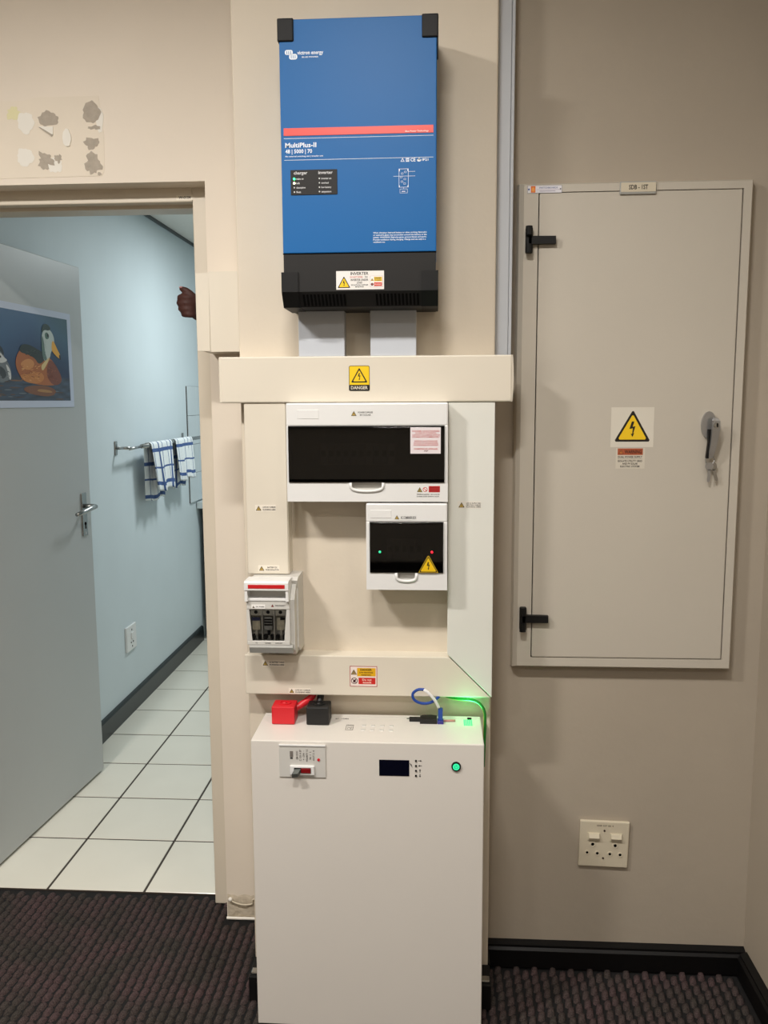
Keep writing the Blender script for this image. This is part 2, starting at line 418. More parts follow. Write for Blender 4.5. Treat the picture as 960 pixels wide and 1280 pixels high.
for i, (n_, cx, cz, rx, rz, m_, ro, t) in enumerate([
        ('peeled_patch', -.996, 2.190, .026, .018, 'plaster_grey', .14, .0016), ('peeled_patch', -.882, 2.203, .023, .026, 'plaster_grey', .10, .0016),
        ('peeled_patch', -.875, 2.166, .016, .005, 'plaster_grey', .3, .0016), ('peeled_patch', -.885, 2.128, .019, .014, 'plaster_grey', .2, .0016),
        ('peeled_patch', -.884, 2.078, .021, .026, 'plaster_grey', .22, .0016), ('peeled_patch', -1.008, 2.087, .020, .020, 'plaster_grey', .3, .0016),
        ('peeled_patch', -.975, 2.092, .009, .010, 'plaster_grey', .3, .0016), ('peeled_patch', -.868, 2.052, .005, .004, 'plaster_grey', .2, .0016),
        ('filler_patch', -.949, 2.142, .011, .022, 'plaster_white', .05, .004), ('filler_patch', -1.056, 2.182, .022, .026, 'plaster_white', .12, .0014),
        ('filler_patch', -1.086, 2.205, .018, .016, 'plaster_yellow', .2, .0013), ('filler_patch', -1.062, 2.097, .022, .022, 'plaster_white', .15, .0014),
        ('filler_patch', -.862, 2.185, .010, .030, 'plaster_white', .1, .0014), ('filler_patch', -.985, 2.075, .020, .018, 'plaster_white', .15, .0013)]):
    blob(n_, cx, cz, rx, rz, m_, 40+i, ro, t)
obj('peeled_patch', PR([(-1.022, 2.172), (-.984, 2.170), (-.985, 2.150), (-.990, 2.148)], YL-.003, YL+.002), 'plaster_white', wl)
obj('peeled_patch', PR([(-1.022, 2.170), (-1.018, 2.170), (-.986, 2.151), (-.988, 2.146)], YL-.0036, YL-.0031), 'plaster_grey', wl)

# door frame
def frame():
    bm = bmesh.new()
    box(bm, -.646, -.59, 2.300, 2.335, 0, 2.035, bev=.003); box(bm, -.636, -.59, 2.335, 2.405, 0, 2.035)
    box(bm, -1.42, -.646, 2.300, 2.335, 1.993, 2.035, bev=.003); box(bm, -1.43, -.636, 2.335, 2.405, 1.984, 2.035)
    box(bm, -1.47, -1.42, 2.300, 2.335, 0, 2.035, bev=.003); box(bm, -1.47, -1.43, 2.335, 2.405, 0, 2.035)
    return bm
tr = struct(obj('trim_1', frame(), 'frame_paint'))
P = Print((-.6885, 2.300, 1.9975)); P.rrect(0, 0, .045, .0135, .002, (236, 228, 210)); P.text('W-0104', .0225, .0035, .0068, (60, 54, 48), 1, w=.032)
P.done('sticker', tr, 'tiny white number label')

# kitchen shell
struct(kw := obj('wall_kitchen_left', B(-1.60, -1.452, 2.40, 5.75, -.02, 2.42), 'kitchen_paint'))
struct(obj('wall_kitchen_end', B(-1.60, .75, 5.650, 5.75, -.02, 2.42), 'kitchen_paint'))
struct(obj('wall_kitchen_right', B(.62, .75, 2.40, 5.65, -.02, 2.42), 'kitchen_paint'))
struct(obj('wall_kitchen_front', B(-.594, .62, 2.401, 2.42, -.02, 2.42), 'kitchen_paint'))
struct(obj('ceiling', B(-1.60, .75, 2.40, 5.75, 2.402, 2.46), 'ceiling_paint'))
struct(obj('trim_2', B(-1.452, -1.440, 2.42, 5.65, 2.388, 2.402), 'kitchen_skirting'))
skirting('baseboard_kitchen', [(-1.452, 0), (-1.437, 0), (-1.437, .080), (-1.442, .090), (-1.452, .093)], 'y', 2.42, 5.06, 'kitchen_skirting')
# splashback of pale tiles above the counter
sp = obj('splashback', B(-1.452, -1.447, 4.90, 5.60, .875, 1.56), 'grout'); sp['label'] = 'pale blue tiled splashback on the kitchen wall above the counter'; sp['category'] = 'splashback'
for j in range(4):
    for i in range(4):
        obj('tile', B(-1.448, -1.441, 4.902+i*.172, 5.072+i*.172, .877+j*.171, 1.046+j*.171, bev=.001, seg=1), 'splash_tile', sp)

# kitchen door, opened inwards against the wall: local frame s along the leaf, n out of its face
ang = math.atan2(.054, .72)
DX = Matrix.Translation((-1.3890, 2.372, 0)) @ Matrix.Rotation(math.pi/2-ang, 4, 'Z')   # local x = along the leaf, local -y = face seen
XF = DX
dr = bpy.data.objects.new('door_1', None); link(dr, None, XF @ Vector((0, 0, 0))); struct(dr)
obj('door_leaf', B(0, .806, 0, .040, .010, 1.966, bev=.002), 'door_paint', dr)
hd = obj('handle_plate', B(.728, .766, -.006, 0, .965, 1.130, bev=.003), 'steel', dr, 'satin steel lever handle plate')
obj('lever', T([(.747, -.004, 1.079), (.747, -.046, 1.079), (.742, -.052, 1.079), (.70, -.053, 1.076), (.655, -.050, 1.069), (.612, -.044, 1.064)], [.009, .009, .009, .009, .0085, .007], 10), 'steel', hd, smooth=True)
obj('keyhole', box(disc_y(bmesh.new(), .747, 1.012, .0065, -.0072, -.005), .7445, .7495, -.0072, -.005, .993, 1.012), 'hole', hd)
obj('screw', disc_y(bmesh.new(), .747, .976, .004, -.0075, -.005, 8), 'chrome', hd)
# poster taped on the door: a painting of a white-faced waterfowl with a chick
ps = thing('poster', 'unframed painting of a duck and chick on blue water hung on the kitchen door', 'poster', (.45, -.001, 1.45))
PW, PH = .60, .325
obj('paper', B(.118, .715, -.0022, -.0004, 1.452, 1.787), (lambda: (mat('paper', (196, 204, 222), .4, vary=.01), 'paper')[1])(), ps)
P = Print((.130, -.0022, 1.475), lift=.00006); IW, IH = .560, .290
def round_poly(pts, col, L=0):
    for _ in range(2):
        q = []
        for a, b in zip(pts, pts[1:]+pts[:1]):
            q += [(a[0]*.75+b[0]*.25, a[1]*.75+b[1]*.25), (a[0]*.25+b[0]*.75, a[1]*.25+b[1]*.75)]
        pts = q
    Print.poly(P, pts, col, L)
rnd = random.Random(2)
# background: water and sky blended over a fine grid of colours
gx, gy = 44, 24; k0 = len(P.V)
def bg(u, v):
    def mix(a, b, t): t = max(0, min(1, t)); return tuple(x+(y-x)*t for x, y in zip(a, b))
    c = mix((24, 42, 78), (62, 96, 132), (v-.25)/.55+.25*math.sin(5*u+2*v))
    c = mix(c, (60, 96, 96), max(0, u-.55)*1.6*(v > 0)*max(0, v-.3)*1.5)
    c = mix(c, (22, 38, 70), max(0, .5-abs(v-.36)*3)*(1.0-u))
    if v < .26: c = mix((46, 50, 60), (70, 86, 108), .5+.5*math.sin(60*v+5*math.sin(7*u))*(.3+.7*u))
    return c
for b in range(gy+1):
    for a in range(gx+1):
        u, v = a/gx, b/gy; P.V.append(P.pt(IW*u, IH*v, 0)); P.C.append(lin(bg(u, v)))
for b in range(gy):
    for a in range(gx):
        k = k0+b*(gx+1)+a; P.F.append([k, k+1, k+gx+2, k+gx+1])
def strokes(n, x0, x1, y0, y1, cols, L, l=(.012, .03), tilt=.3, wd=.0018):
    for _ in range(n):
        x, y, q = rnd.uniform(x0, x1), rnd.uniform(y0, y1), rnd.uniform(*l); t = rnd.uniform(-tilt, tilt)
        round_poly([(x, y), (x+q*.5, y+q*.5*t-wd), (x+q, y+q*t), (x+q*.5, y+q*.5*t+wd)], rnd.choice(cols), L)
for k in range(34):
    x, y, l = rnd.uniform(.0, .46), rnd.uniform(.004, .066), rnd.uniform(.04, .10)
    if x+l < IW: round_poly([(x, y), (x+l*.5, y-.003), (x+l, y), (x+l*.5, y+.003)], rnd.choice([(96, 70, 56), (130, 92, 60), (70, 88, 112), (30, 42, 62), (104, 112, 120), (78, 60, 52)]), 2)
round_poly([(.30, .020), (.42, .012), (.47, .034), (.40, .052), (.28, .050), (.24, .036)], (126, 78, 48), 13)
round_poly([(.33, .030), (.44, .026), (.42, .036), (.34, .040)], (168, 124, 70), 14)
# bird
round_poly([(.205, .120), (.235, .166), (.30, .176), (.36, .160), (.42, .150), (.455, .132), (.50, .086), (.485, .060), (.42, .050), (.30, .056), (.235, .074)], (172, 98, 44), 15)
round_poly([(.43, .145), (.47, .120), (.505, .080), (.49, .058), (.44, .052), (.40, .080), (.405, .12)], (124, 62, 38), 16)
round_poly([(.225, .085), (.26, .06), (.35, .056), (.39, .078), (.36, .10), (.30, .088)], (198, 126, 60), 16)
round_poly([(.23, .12), (.27, .10), (.31, .104), (.33, .128), (.29, .142)], (206, 138, 74), 17)
round_poly([(.232, .158), (.25, .184), (.30, .186), (.36, .170), (.40, .160), (.385, .132), (.35, .122), (.33, .142), (.29, .152)], (34, 44, 40), 18)
round_poly([(.382, .130), (.384, .20), (.392, .235), (.40, .16), (.425, .150), (.435, .156), (.43, .20), (.40, .145)], (56, 62, 58), 18)
round_poly([(.380, .142), (.376, .195), (.382, .226), (.402, .246), (.436, .246), (.458, .228), (.464, .206), (.452, .180), (.436, .168), (.428, .148), (.405, .132)], (188, 198, 192), 19)
round_poly([(.378, .150), (.376, .195), (.384, .226), (.394, .20), (.396, .165), (.41, .14), (.395, .135)], (92, 116, 108), 20)
round_poly([(.380, .228), (.386, .252), (.404, .264), (.430, .260), (.444, .246), (.424, .240), (.400, .242)], (38, 58, 52), 21)
round_poly([(.404, .21), (.40, .228), (.414, .236), (.43, .226), (.426, .212)], (76, 106, 92), 21)
P.circ(.421, .224, .006, (10, 12, 12), 22, 12)
round_poly([(.446, .206), (.458, .208), (.480, .180), (.502, .158), (.500, .146), (.478, .152), (.452, .166), (.440, .176)], (226, 166, 54), 22)
round_poly([(.490, .164), (.503, .158), (.501, .142), (.490, .148)], (26, 24, 24), 23)
round_poly([(.365, .118), (.385, .130), (.415, .146), (.43, .152), (.40, .120), (.372, .098)], (214, 190, 132), 22)
# chick
round_poly([(.0, .10), (.04, .118), (.075, .126), (.085, .150), (.115, .168), (.145, .158), (.150, .132), (.172, .118), (.186, .088), (.176, .064), (.10, .056), (.0, .060)], (112, 116, 120), 23)
round_poly([(.085, .150), (.100, .170), (.125, .176), (.148, .158), (.146, .138), (.130, .156), (.105, .152)], (34, 40, 50), 24)
round_poly([(.10, .142), (.128, .152), (.146, .136), (.168, .128), (.142, .118), (.112, .118)], (206, 208, 206), 25)
P.circ(.128, .137, .004, BLK, 26, 8)
round_poly([(.0, .096), (.06, .106), (.09, .090), (.06, .074), (.0, .074)], (44, 48, 56), 24)
round_poly([(.09, .110), (.14, .106), (.160, .080), (.13, .064), (.115, .092)], (52, 54, 58), 24)
round_poly([(.152, .12), (.178, .10), (.182, .07), (.170, .064), (.164, .09)], (212, 212, 210), 25)
round_poly([(.02, .064), (.07, .060), (.10, .074), (.09, .084), (.05, .072)], (198, 198, 198), 25)
strokes(40, .235, .36, .066, .115, [(214, 146, 80), (188, 112, 52), (150, 84, 40), (222, 164, 100)], 27, tilt=.5)
strokes(30, .39, .465, .062, .115, [(140, 74, 44), (110, 54, 34), (160, 92, 56)], 27, (.010, .02), .7)
strokes(18, .26, .35, .150, .172, [(48, 60, 52), (26, 34, 32), (70, 78, 66)], 27)
strokes(10, .388, .40, .15, .21, [(160, 176, 170), (120, 140, 132)], 27, (.006, .012), 2)
strokes(22, .0, .16, .062, .098, [(200, 200, 200), (90, 94, 100), (60, 64, 70), (150, 152, 154)], 27, (.012, .03), .6)
P.done('painting', ps, 'printed picture of a brown waterfowl with white face and yellow bill', 'poster_print')
XF = Matrix.Identity(4)

# ================================================================ ELECTRICAL WALL
YP = 1.98
# ---- blue inverter -----------------------------------------------------------
iv = thing('inverter', 'blue and black inverter box at the top of the middle wall', 'inverter', (-.16, YP, 1.66))
X0, X1, ZT, ZM = -.3235, -.0005, 2.2405, 1.777
YF = 1.832
obj('casing', B(X0, X1, YF, YP, ZM, ZT, bev=.002), 'blue', iv)
obj('back_plate', B(X0+.012, X1-.004, YP-.016, YP, ZM-.07, ZT-.06), 'black_matt', iv)
obj('bottom_cover', PR([(YF-.0005, ZM), (YF-.0005, 1.698), (YF+.022, 1.668), (YP, 1.668), (YP, ZM)], X0+.001, X1-.001, axis='x'), 'black_plastic', iv, 'black lower cover')
for cx in (X0-.003, X1-.0305):
    obj('corner_cap', B(cx, cx+.0335, YF-.004, YP-.03, 2.197, ZT+.0015, bev=.0025), 'black_matt', iv, 'black plastic corner cap')
for cx in (X0-.004, X1-.0315):
    obj('corner_cap', PR([(YF-.0045, 1.738), (YF-.0045, 1.6975), (YF+.018, 1.667), (YP-.02, 1.667), (YP-.02, 1.738)], cx, cx+.0355, axis='x'), 'black_matt', iv, 'black plastic corner cap')
# vent slots in the sloping lower edge
for vx in (-.2855, -.1300):
    for k in range(12):
        xx = vx+k*.0079
        bm = bmesh.new()
        y0, z0, y1, z1 = YF+.0035, 1.6925, YF+.0195, 1.6705
        ny, nz = -.8, -.6
        e = .0006
        q = [(xx+.0016, y0, z0), (xx+.0058, y0, z0), (xx+.0066, y1, z1), (xx+.0024, y1, z1)]
        A = [bm.verts.new((p[0], p[1]+ny*e, p[2]+nz*e)) for p in q]; C = [bm.verts.new((p[0], p[1]+.004, p[2]+.004)) for p in q]
        bm.faces.new(A); bm.faces.new(C)
        for t in range(4): bm.faces.new((A[t], A[(t+1) % 4], C[(t+1) % 4], C[t]))
        obj('vent_slot', bm, 'hole', iv)
obj('seam', B(X0, X1, YF-.0008, YF+.002, ZM-.0022, ZM+.0004), 'hole', iv)
obj('stripe', B(X0+.0065, X1-.0068, YF-.0010, YF, 2.0135, 2.0285), (lambda: (mat('stripe_red', (226, 74, 66), .4, vary=.01), 'stripe_red')[1])(), iv, 'red stripe')
P = Print((0, YF-.0001, 0)); W_ = (226, 234, 242)
def logo_blob(cx, cz, w_, h_):
    P.rrect(cx-w_/2, cz-h_/2, cx+w_/2, cz+h_/2, h_*.42, W_, 0)
logo_blob(-.3035, 2.1765, .0165, .0095); logo_blob(-.2945, 2.1680, .0170, .0110)
for x, z in ((-.3075, 2.176), (-.3035, 2.176), (-.2995, 2.176), (-.2985, 2.168), (-.2945, 2.168), (-.2905, 2.168)):
    P.rect(x-.0006, z-.0032, x+.0006, z+.0032, (40, 100, 165), 1)
P.text('victron energy', -.2860, 2.1720, .0072, W_, 0, w=.0535, align='L')
P.text('BLUE POWER', -.2595, 2.1655, .0026, W_, 0, w=.034)
P.rect(X0+.0065, 2.0078, X1-.0068, 2.0086, W_, 0); P.rect(X0+.0065, 1.9650, X1-.0068, 1.9658, W_, 0)
P.text('MultiPlus-II', -.3145, 1.9905, .0092, W_, 0, w=.0650, align='L')
P.text('48 | 5000 | 70', -.3145, 1.9790, .0076, W_, 0, w=.0560, align='L')
P.text('No external switching unit | transfer unit', -.3145, 1.9716, .0026, W_, 0, w=.0790, align='L')
P.text('Blue Power Technology', -.066+.025, 2.0155, .0030, (250, 215, 210), 7, w=.048)
# approval marks
P.poly([(-.0750, 1.9575), (-.0665, 1.9575), (-.0707, 1.9650)], W_, 0); P.poly([(-.0732, 1.9585), (-.0683, 1.9585), (-.0707, 1.9630)], (40, 100, 165), 1)
P.rect(-.0640, 1.9573, -.0570, 1.9645, W_, 0); P.text('EH', -.0605, 1.9592, .0036, (40, 100, 165), 1, w=.005)
P.text('CE', -.0545, 1.9577, .0064, W_, 0, w=.0105, align='L')
P.circ(-.0365, 1.9600, .0044, W_, 0, 12, .0030); P.poly([(-.0395, 1.9605), (-.0335, 1.9605), (-.0365, 1.9655)], W_, 0)
P.text('IP21', -.0300, 1.9585, .0046, W_, 0, w=.0125, align='L')
# wiring diagram
def frame_rect(x0, z0, x1, z1, t, col, L=0):
    P.rect(x0, z0, x1, z0+t, col, L); P.rect(x0, z1-t, x1, z1, col, L); P.rect(x0, z0, x0+t, z1, col, L); P.rect(x1-t, z0, x1, z1, col, L)
frame_rect(-.0785, 1.9065, -.0585, 1.9435, .0007, W_)
for x in (-.0785, -.0605):
    P.rect(x, 1.9385, x+.002, 1.9435, W_, 1); P.rect(x, 1.9065, x+.002, 1.9105, W_, 1)
P.rect(-.0898, 1.9285, -.0445, 1.9292, W_, 0); P.rect(-.0585, 1.9375, -.0445, 1.9382, W_, 0)
frame_rect(-.0765, 1.8950, -.0605, 1.9035, .0006, W_); P.rect(-.0725, 1.8978, -.0650, 1.8992, W_, 1)
for x, z in ((-.0715, 1.934), (-.0650, 1.937), (-.0735, 1.927), (-.0660, 1.923), (-.0720, 1.918), (-.0665, 1.914)): frame_rect(x-.0022, z-.0018, x+.0022, z+.0018, .0005, W_)
P.rect(-.0690, 1.9035, -.0684, 1.9065, W_, 0)
for i, (t, ww) in enumerate([('When charging a lead-acid battery or when working, flammable', .1120), ('or explosive gases may accumulate around the battery or the', .1120), ('system. WARNING: Explosive gases, prevent flames and sparks.', .1120), ('Provide ventilation during charging. Charge and use only in a', .1100), ('ventilated area.', .0250)]):
    P.text(t, -.1325, 1.8150-i*.0047, .0029, W_, 0, w=ww, align='L')
P.done('lettering', iv, 'white lettering and marks on the blue cover')
dp = obj('display_panel', B(-.3045, -.2065, YF-.0012, YF, 1.8950, 1.9455, bev=.0006), 'black_plastic', iv, 'black status panel with small lights')
P = Print((0, YF-.0012, 0)); G_ = (200, 200, 202)
P.text('charger', -.2975, 1.9365, .0060, G_, 0, w=.0285, align='L'); Q = Print((0, YF-.0012, 0)); Q.text('inverter', -.2460, 1.9365, .0060, G_, 0, w=.0300, align='L')
for i, (a, b) in enumerate([('mains on', 'inverter on'), ('bulk', 'overload'), ('absorption', 'low battery'), ('float', 'temperature')]):
    z = 1.9258-i*.0088
    P.text(a, -.2925, z, .0036, G_, 0, w=len(a)*.0019, align='L'); Q.text(b, -.2400, z, .0036, G_, 0, w=len(b)*.0019, align='L')
P.done('lettering', dp); Q.done('lettering', dp)
for i in range(4):
    z = 1.9275-i*.0088
    obj('status_light', disc_y(bmesh.new(), -.2968, z, .0024 if i < 2 else .0015, YF-.0020, YF-.0008, 10), ('led_green', 'led_amber', 'led_off', 'led_off')[i], dp, ('glowing green light', 'glowing white light', None, None)[i])
    obj('status_light', disc_y(bmesh.new(), -.2440, z, .0015, YF-.0020, YF-.0008, 10), 'led_off', dp)
P = Print((-.2114, YF-.0006, 1.7012)); SW, SH = .1012, .0382
P.rect(0, 0, SW, SH, (232, 228, 224), 0); P.hazard(.0165, .0035, .0265, 1, border=.12)
P.text('INVERTER', .0495, .0300, .0058, BLK, 1, w=.038)
P.text('DO NOT WORK', .0430, .0238, .0034, (196, 90, 80), 1, w=.027); P.text('ON', .0635, .0238, .0034, BLK, 1, w=.006)
P.text('INVERTER UNDER', .0495, .0176, .0042, BLK, 1, w=.037); P.text('LOAD', .0495, .0122, .0038, BLK, 1, w=.011)
P.text('ISOLATE ALL SUPPLIES', .0495, .0080, .0026, BLK, 1, w=.036); P.text('BEFORE WORK', .0495, .0042, .0026, BLK, 1, w=.018)
P.rect(.0720, .0045, .0985, .0275, (180, 150, 160), 1); P.rect(.0725, .0050, .0980, .0270, WHT, 2)
P.rect(.0800, .0165, .0970, .0255, (226, 190, 60), 3); P.text('DANGER', .0885, .0216, .0026, BLK, 4, w=.013); P.text('Live equipment', .0885, .0180, .0020, BLK, 4, w=.013)
P.rect(.0800, .0065, .0970, .0142, (206, 70, 50), 3); P.text('Do not touch', .0885, .0093, .0026, WHT, 4, w=.013)
P.hazard(.0762, .0172, .0062, 3, ycol=(200, 170, 60)); P.circ(.0762, .0102, .0030, (60, 40, 40), 3, 14); P.circ(.0762, .0102, .0018, (150, 80, 80), 4, 10)
P.done('sticker', iv, 'white INVERTER warning sticker')

# ---- two short grey conduits below the inverter -------------------------------
for x0, x1, side in ((-.3085, -.2070, 'left'), (-.1465, -.0460, 'right')):
    t = thing('cable_trunking', 'short pale grey trunking under the inverter, the %s one of the pair' % side, 'trunking', ((x0+x1)/2, YP, 1.568), 'grey trunkings below the inverter')
    obj('channel', B(x0, x1, YP-.045, YP, 1.568, 1.668), 'conduit_grey', t)
    obj('lid', B(x0-.0012, x1+.0012, YP-.048, YP-.038, 1.568, 1.668, bev=.0012), 'conduit_grey_light', t)

# ---- tall grey trunking in the corner ------------------------------------------
t = thing('cable_trunking', 'tall grey trunking running up beside the metal cabinet', 'trunking', (.155, 2.083, 1.57))
obj('channel', B(.1345, .1735, 2.032, 2.083, 1.565, ROOM_H), 'conduit_grey', t)
obj('lid', B(.1350, .1660, 2.026, 2.036, 1.565, ROOM_H, bev=.0015), 'conduit_grey_light', t)
obj('lid_edge', B(.1667, .1740, 2.027, 2.036, 1.565, ROOM_H, bev=.0015), 'conduit_grey_light', t)

# ---- wide horizontal trunking with the DANGER sign -----------------------------
YT = 1.925
dt = thing('cable_trunking', 'wide cream horizontal trunking carrying the yellow DANGER sign', 'trunking', (-.16, YP, 1.465))
obj('channel', B(-.4860, .1655, YT+.006, YP, 1.4665, 1.5665), 'trunk', dt)
obj('lid', B(-.4895, .1680, YT, YT+.010, 1.4650, 1.5680, bev=.003), 'trunk', dt)
obj('end_cap', B(-.4925, -.4860, YT+.001, YP, 1.4650, 1.5680, bev=.0015), 'trunk', dt)
bm = bmesh.new(); rings = []
for i in range(9):
    z = 1.4650+i*.103/8; bow = .0022*math.sin(math.pi*i/8)
    rings.append([(.1655, YT+.0015, z), (.1700+bow, YT+.003, z), (.1700+bow, YP, z), (.1655, YP, z)])
obj('end_cap', loft(bm, rings), 'trunk', dt)
P = Print((-.1960, YT-.0002, 1.4905)); SW, SH = .0468, .0560
P.rrect(0, 0, SW, SH, .004, BLK, 0); P.rrect(.001, .001, SW-.001, SH-.001, .003, (190, 156, 10), 1); P.rrect(.0014, .0014, SW-.0014, SH-.0014, .003, YEL, 2)
P.rrect(.0, .0, SW, .0135, .003, BLK, 3); P.text('DANGER', SW/2, .0036, .0070, (214, 206, 190), 4, w=.038)
P.hazard(SW/2, .0185, .0365, 3, border=.13); P.done('danger_sign', dt, 'yellow and black DANGER sign with lightning bolt')

# ---- cream box over the door frame side ---------------------------------------
t = thing('cable_trunking', 'short cream trunking piece above the left end of the DANGER trunking', 'trunking', (-.53, YL, 1.60))
obj('channel', PR([(-.585, YL), (-.575, 2.070), (-.4585, 2.070), (-.4585, YL)], 1.592, 1.772, axis='z'), 'trunk', t)
bm = bmesh.new()
loft(bm, [[(-.5455, 2.062, z), (-.4575, 2.062, z), (-.4575, 2.072, z), (-.5455+.003*k, 2.072, z)] for k, z in ((0, 1.588), (1, 1.777))])
obj('lid', bm, 'trunk', t)
bm = bmesh.new()
loft(bm, [[(-.5790, 2.066, 1.5905), (-.5490+.0010, 2.066, 1.5900), (-.5490+.0010, 2.072, 1.59), (-.5790, 2.072, 1.59)], [(-.5790, 2.066, 1.7745), (-.5465, 2.066, 1.7755), (-.5465, 2.072, 1.7755), (-.5790, 2.072, 1.7745)]])
obj('lid_edge', bm, 'trunk', t)

# ---- left vertical trunking ----------------------------------------------------
YV = 1.930
t = thing('cable_trunking', 'cream vertical trunking above the fused switch', 'trunking', (-.39, YP, 1.07))
obj('channel', B(-.4360, -.3410, YV+.004, YP, 1.0675, 1.4650), 'trunk', t)
obj('lid', B(-.4385, -.3425, YV, YV+.008, 1.0675, 1.4650, bev=.002), 'trunk', t)
mini_label(t, -.4180, -.3690, 1.2150, 1.2310, YV-.0001, ['LIVE DC CABLES', 'RUNNING HERE'], 'small LIVE DC CABLES sticker')
mini_label(t, -.4140, -.3640, 1.0735, 1.0890, YV-.0001, ['BATTERY DC', 'FUSE ISOLATOR'], 'small BATTERY DC FUSE ISOLATOR sticker')

# ---- right vertical trunking ---------------------------------------------------
t = thing('cable_trunking', 'whiter vertical trunking on the right edge, cut at a slant below', 'trunking', (.08, YP, .775))
def mitre(x0, x1, ya, yb, m, n, par, bev=0):
    bm = PR([(x0, 1.4645), (x1, 1.4645), (x1, .7765), (x0, .7765+(x1-x0)*.995)], ya, yb)
    if bev: bmesh.ops.bevel(bm, geom=bm.edges[:], offset=bev, segments=2, affect='EDGES', profile=.5)
    return obj(n, bm, m, par)
mitre(.0300, .1300, YV+.005, YP, 'trunk_white', 'channel', t)
mitre(.0275, .1320, YV-.001, YV+.006, 'trunk_white', 'lid', t, .0015)
mini_label(t, .0495, .1030, 1.2235, 1.2405, YV-.0011, ['LIVE AC SUPPLY AND', 'NEUTRAL CABLES', 'RUNNING HERE'], 'small LIVE AC SUPPLY sticker', back=(226, 222, 212))

# ---- lower horizontal trunking -------------------------------------------------
t = thing('cable_trunking', 'cream horizontal trunking directly above the white battery', 'trunking', (-.16, YP, .775))
def mitre2(x0, x1, ya, yb, n, dz=0, bev=0, k=.995):
    zt, zb = .8725-dz, .7760+dz
    bm = PR([(x0, zb), (.1285-dz, zb), (.1285-dz-(zt-zb)/k, zt), (x0, zt)], ya, yb)
    if bev: bmesh.ops.bevel(bm, geom=bm.edges[:], offset=bev, segments=2, affect='EDGES', profile=.5)
    return obj(n, bm, 'trunk', t)
mitre2(-.4495, .13, YV+.006, YP, 'channel', .002)
mitre2(-.4515, .13, YV, YV+.008, 'lid', 0, .002)
mini_label(t, -.4110, -.3560, .8445, .8605, YV-.0001, ['DC BATTERY CABLES', 'RUNNING HERE'], 'small DC BATTERY CABLES sticker')
mini_label(t, -.3480, -.2950, .7785, .7925, YV-.0001, ['LIVE DC CABLES', 'RUNNING HERE'], 'small LIVE DC CABLES sticker at the bottom edge')
P = Print((-.2015, YV-.0002, .7985)); SW, SH = .0645, .0500
P.rect(0, 0, SW, SH, (170, 50, 56), 0); P.rect(.0014, .0014, SW-.0014, SH-.0014, (236, 222, 214), 1)
P.rect(.0172, .0255, SW-.0035, .0455, (222, 170, 24), 2); P.text('DANGER', .0385, .0390, .0048, BLK, 3, w=.027)
P.text('Live electrical', .0385, .0332, .0034, (70, 40, 20), 3, w=.032); P.text('equipment', .0385, .0275, .0034, (60, 34, 18), 3, w=.023)
P.rect(.0205, .0062, SW-.0040, .0220, (200, 40, 34), 2); P.text('Do not', .0405, .0148, .0046, (246, 214, 200), 3, w=.022); P.text('touch', .0405, .0084, .0046, (246, 214, 200), 3, w=.020)
P.hazard(.0094, .0292, .0140, 2, ycol=(168, 140, 90)); P.circ(.0105, .0142, .0078, (70, 24, 34), 2, 22); P.circ(.0105, .0142, .0063, (236, 222, 214), 3, 22)
P.poly([(.0075, .0100), (.0110, .0100), (.0145, .0160), (.0150, .0190), (.0105, .0170), (.0080, .0165)], (60, 18, 24), 4)
P.poly([(.0052, .0182), (.0064, .0196), (.0158, .0102), (.0146, .0088)], (70, 24, 34), 5)
P.done('danger_sign', t, 'red framed DANGER do not touch sign')

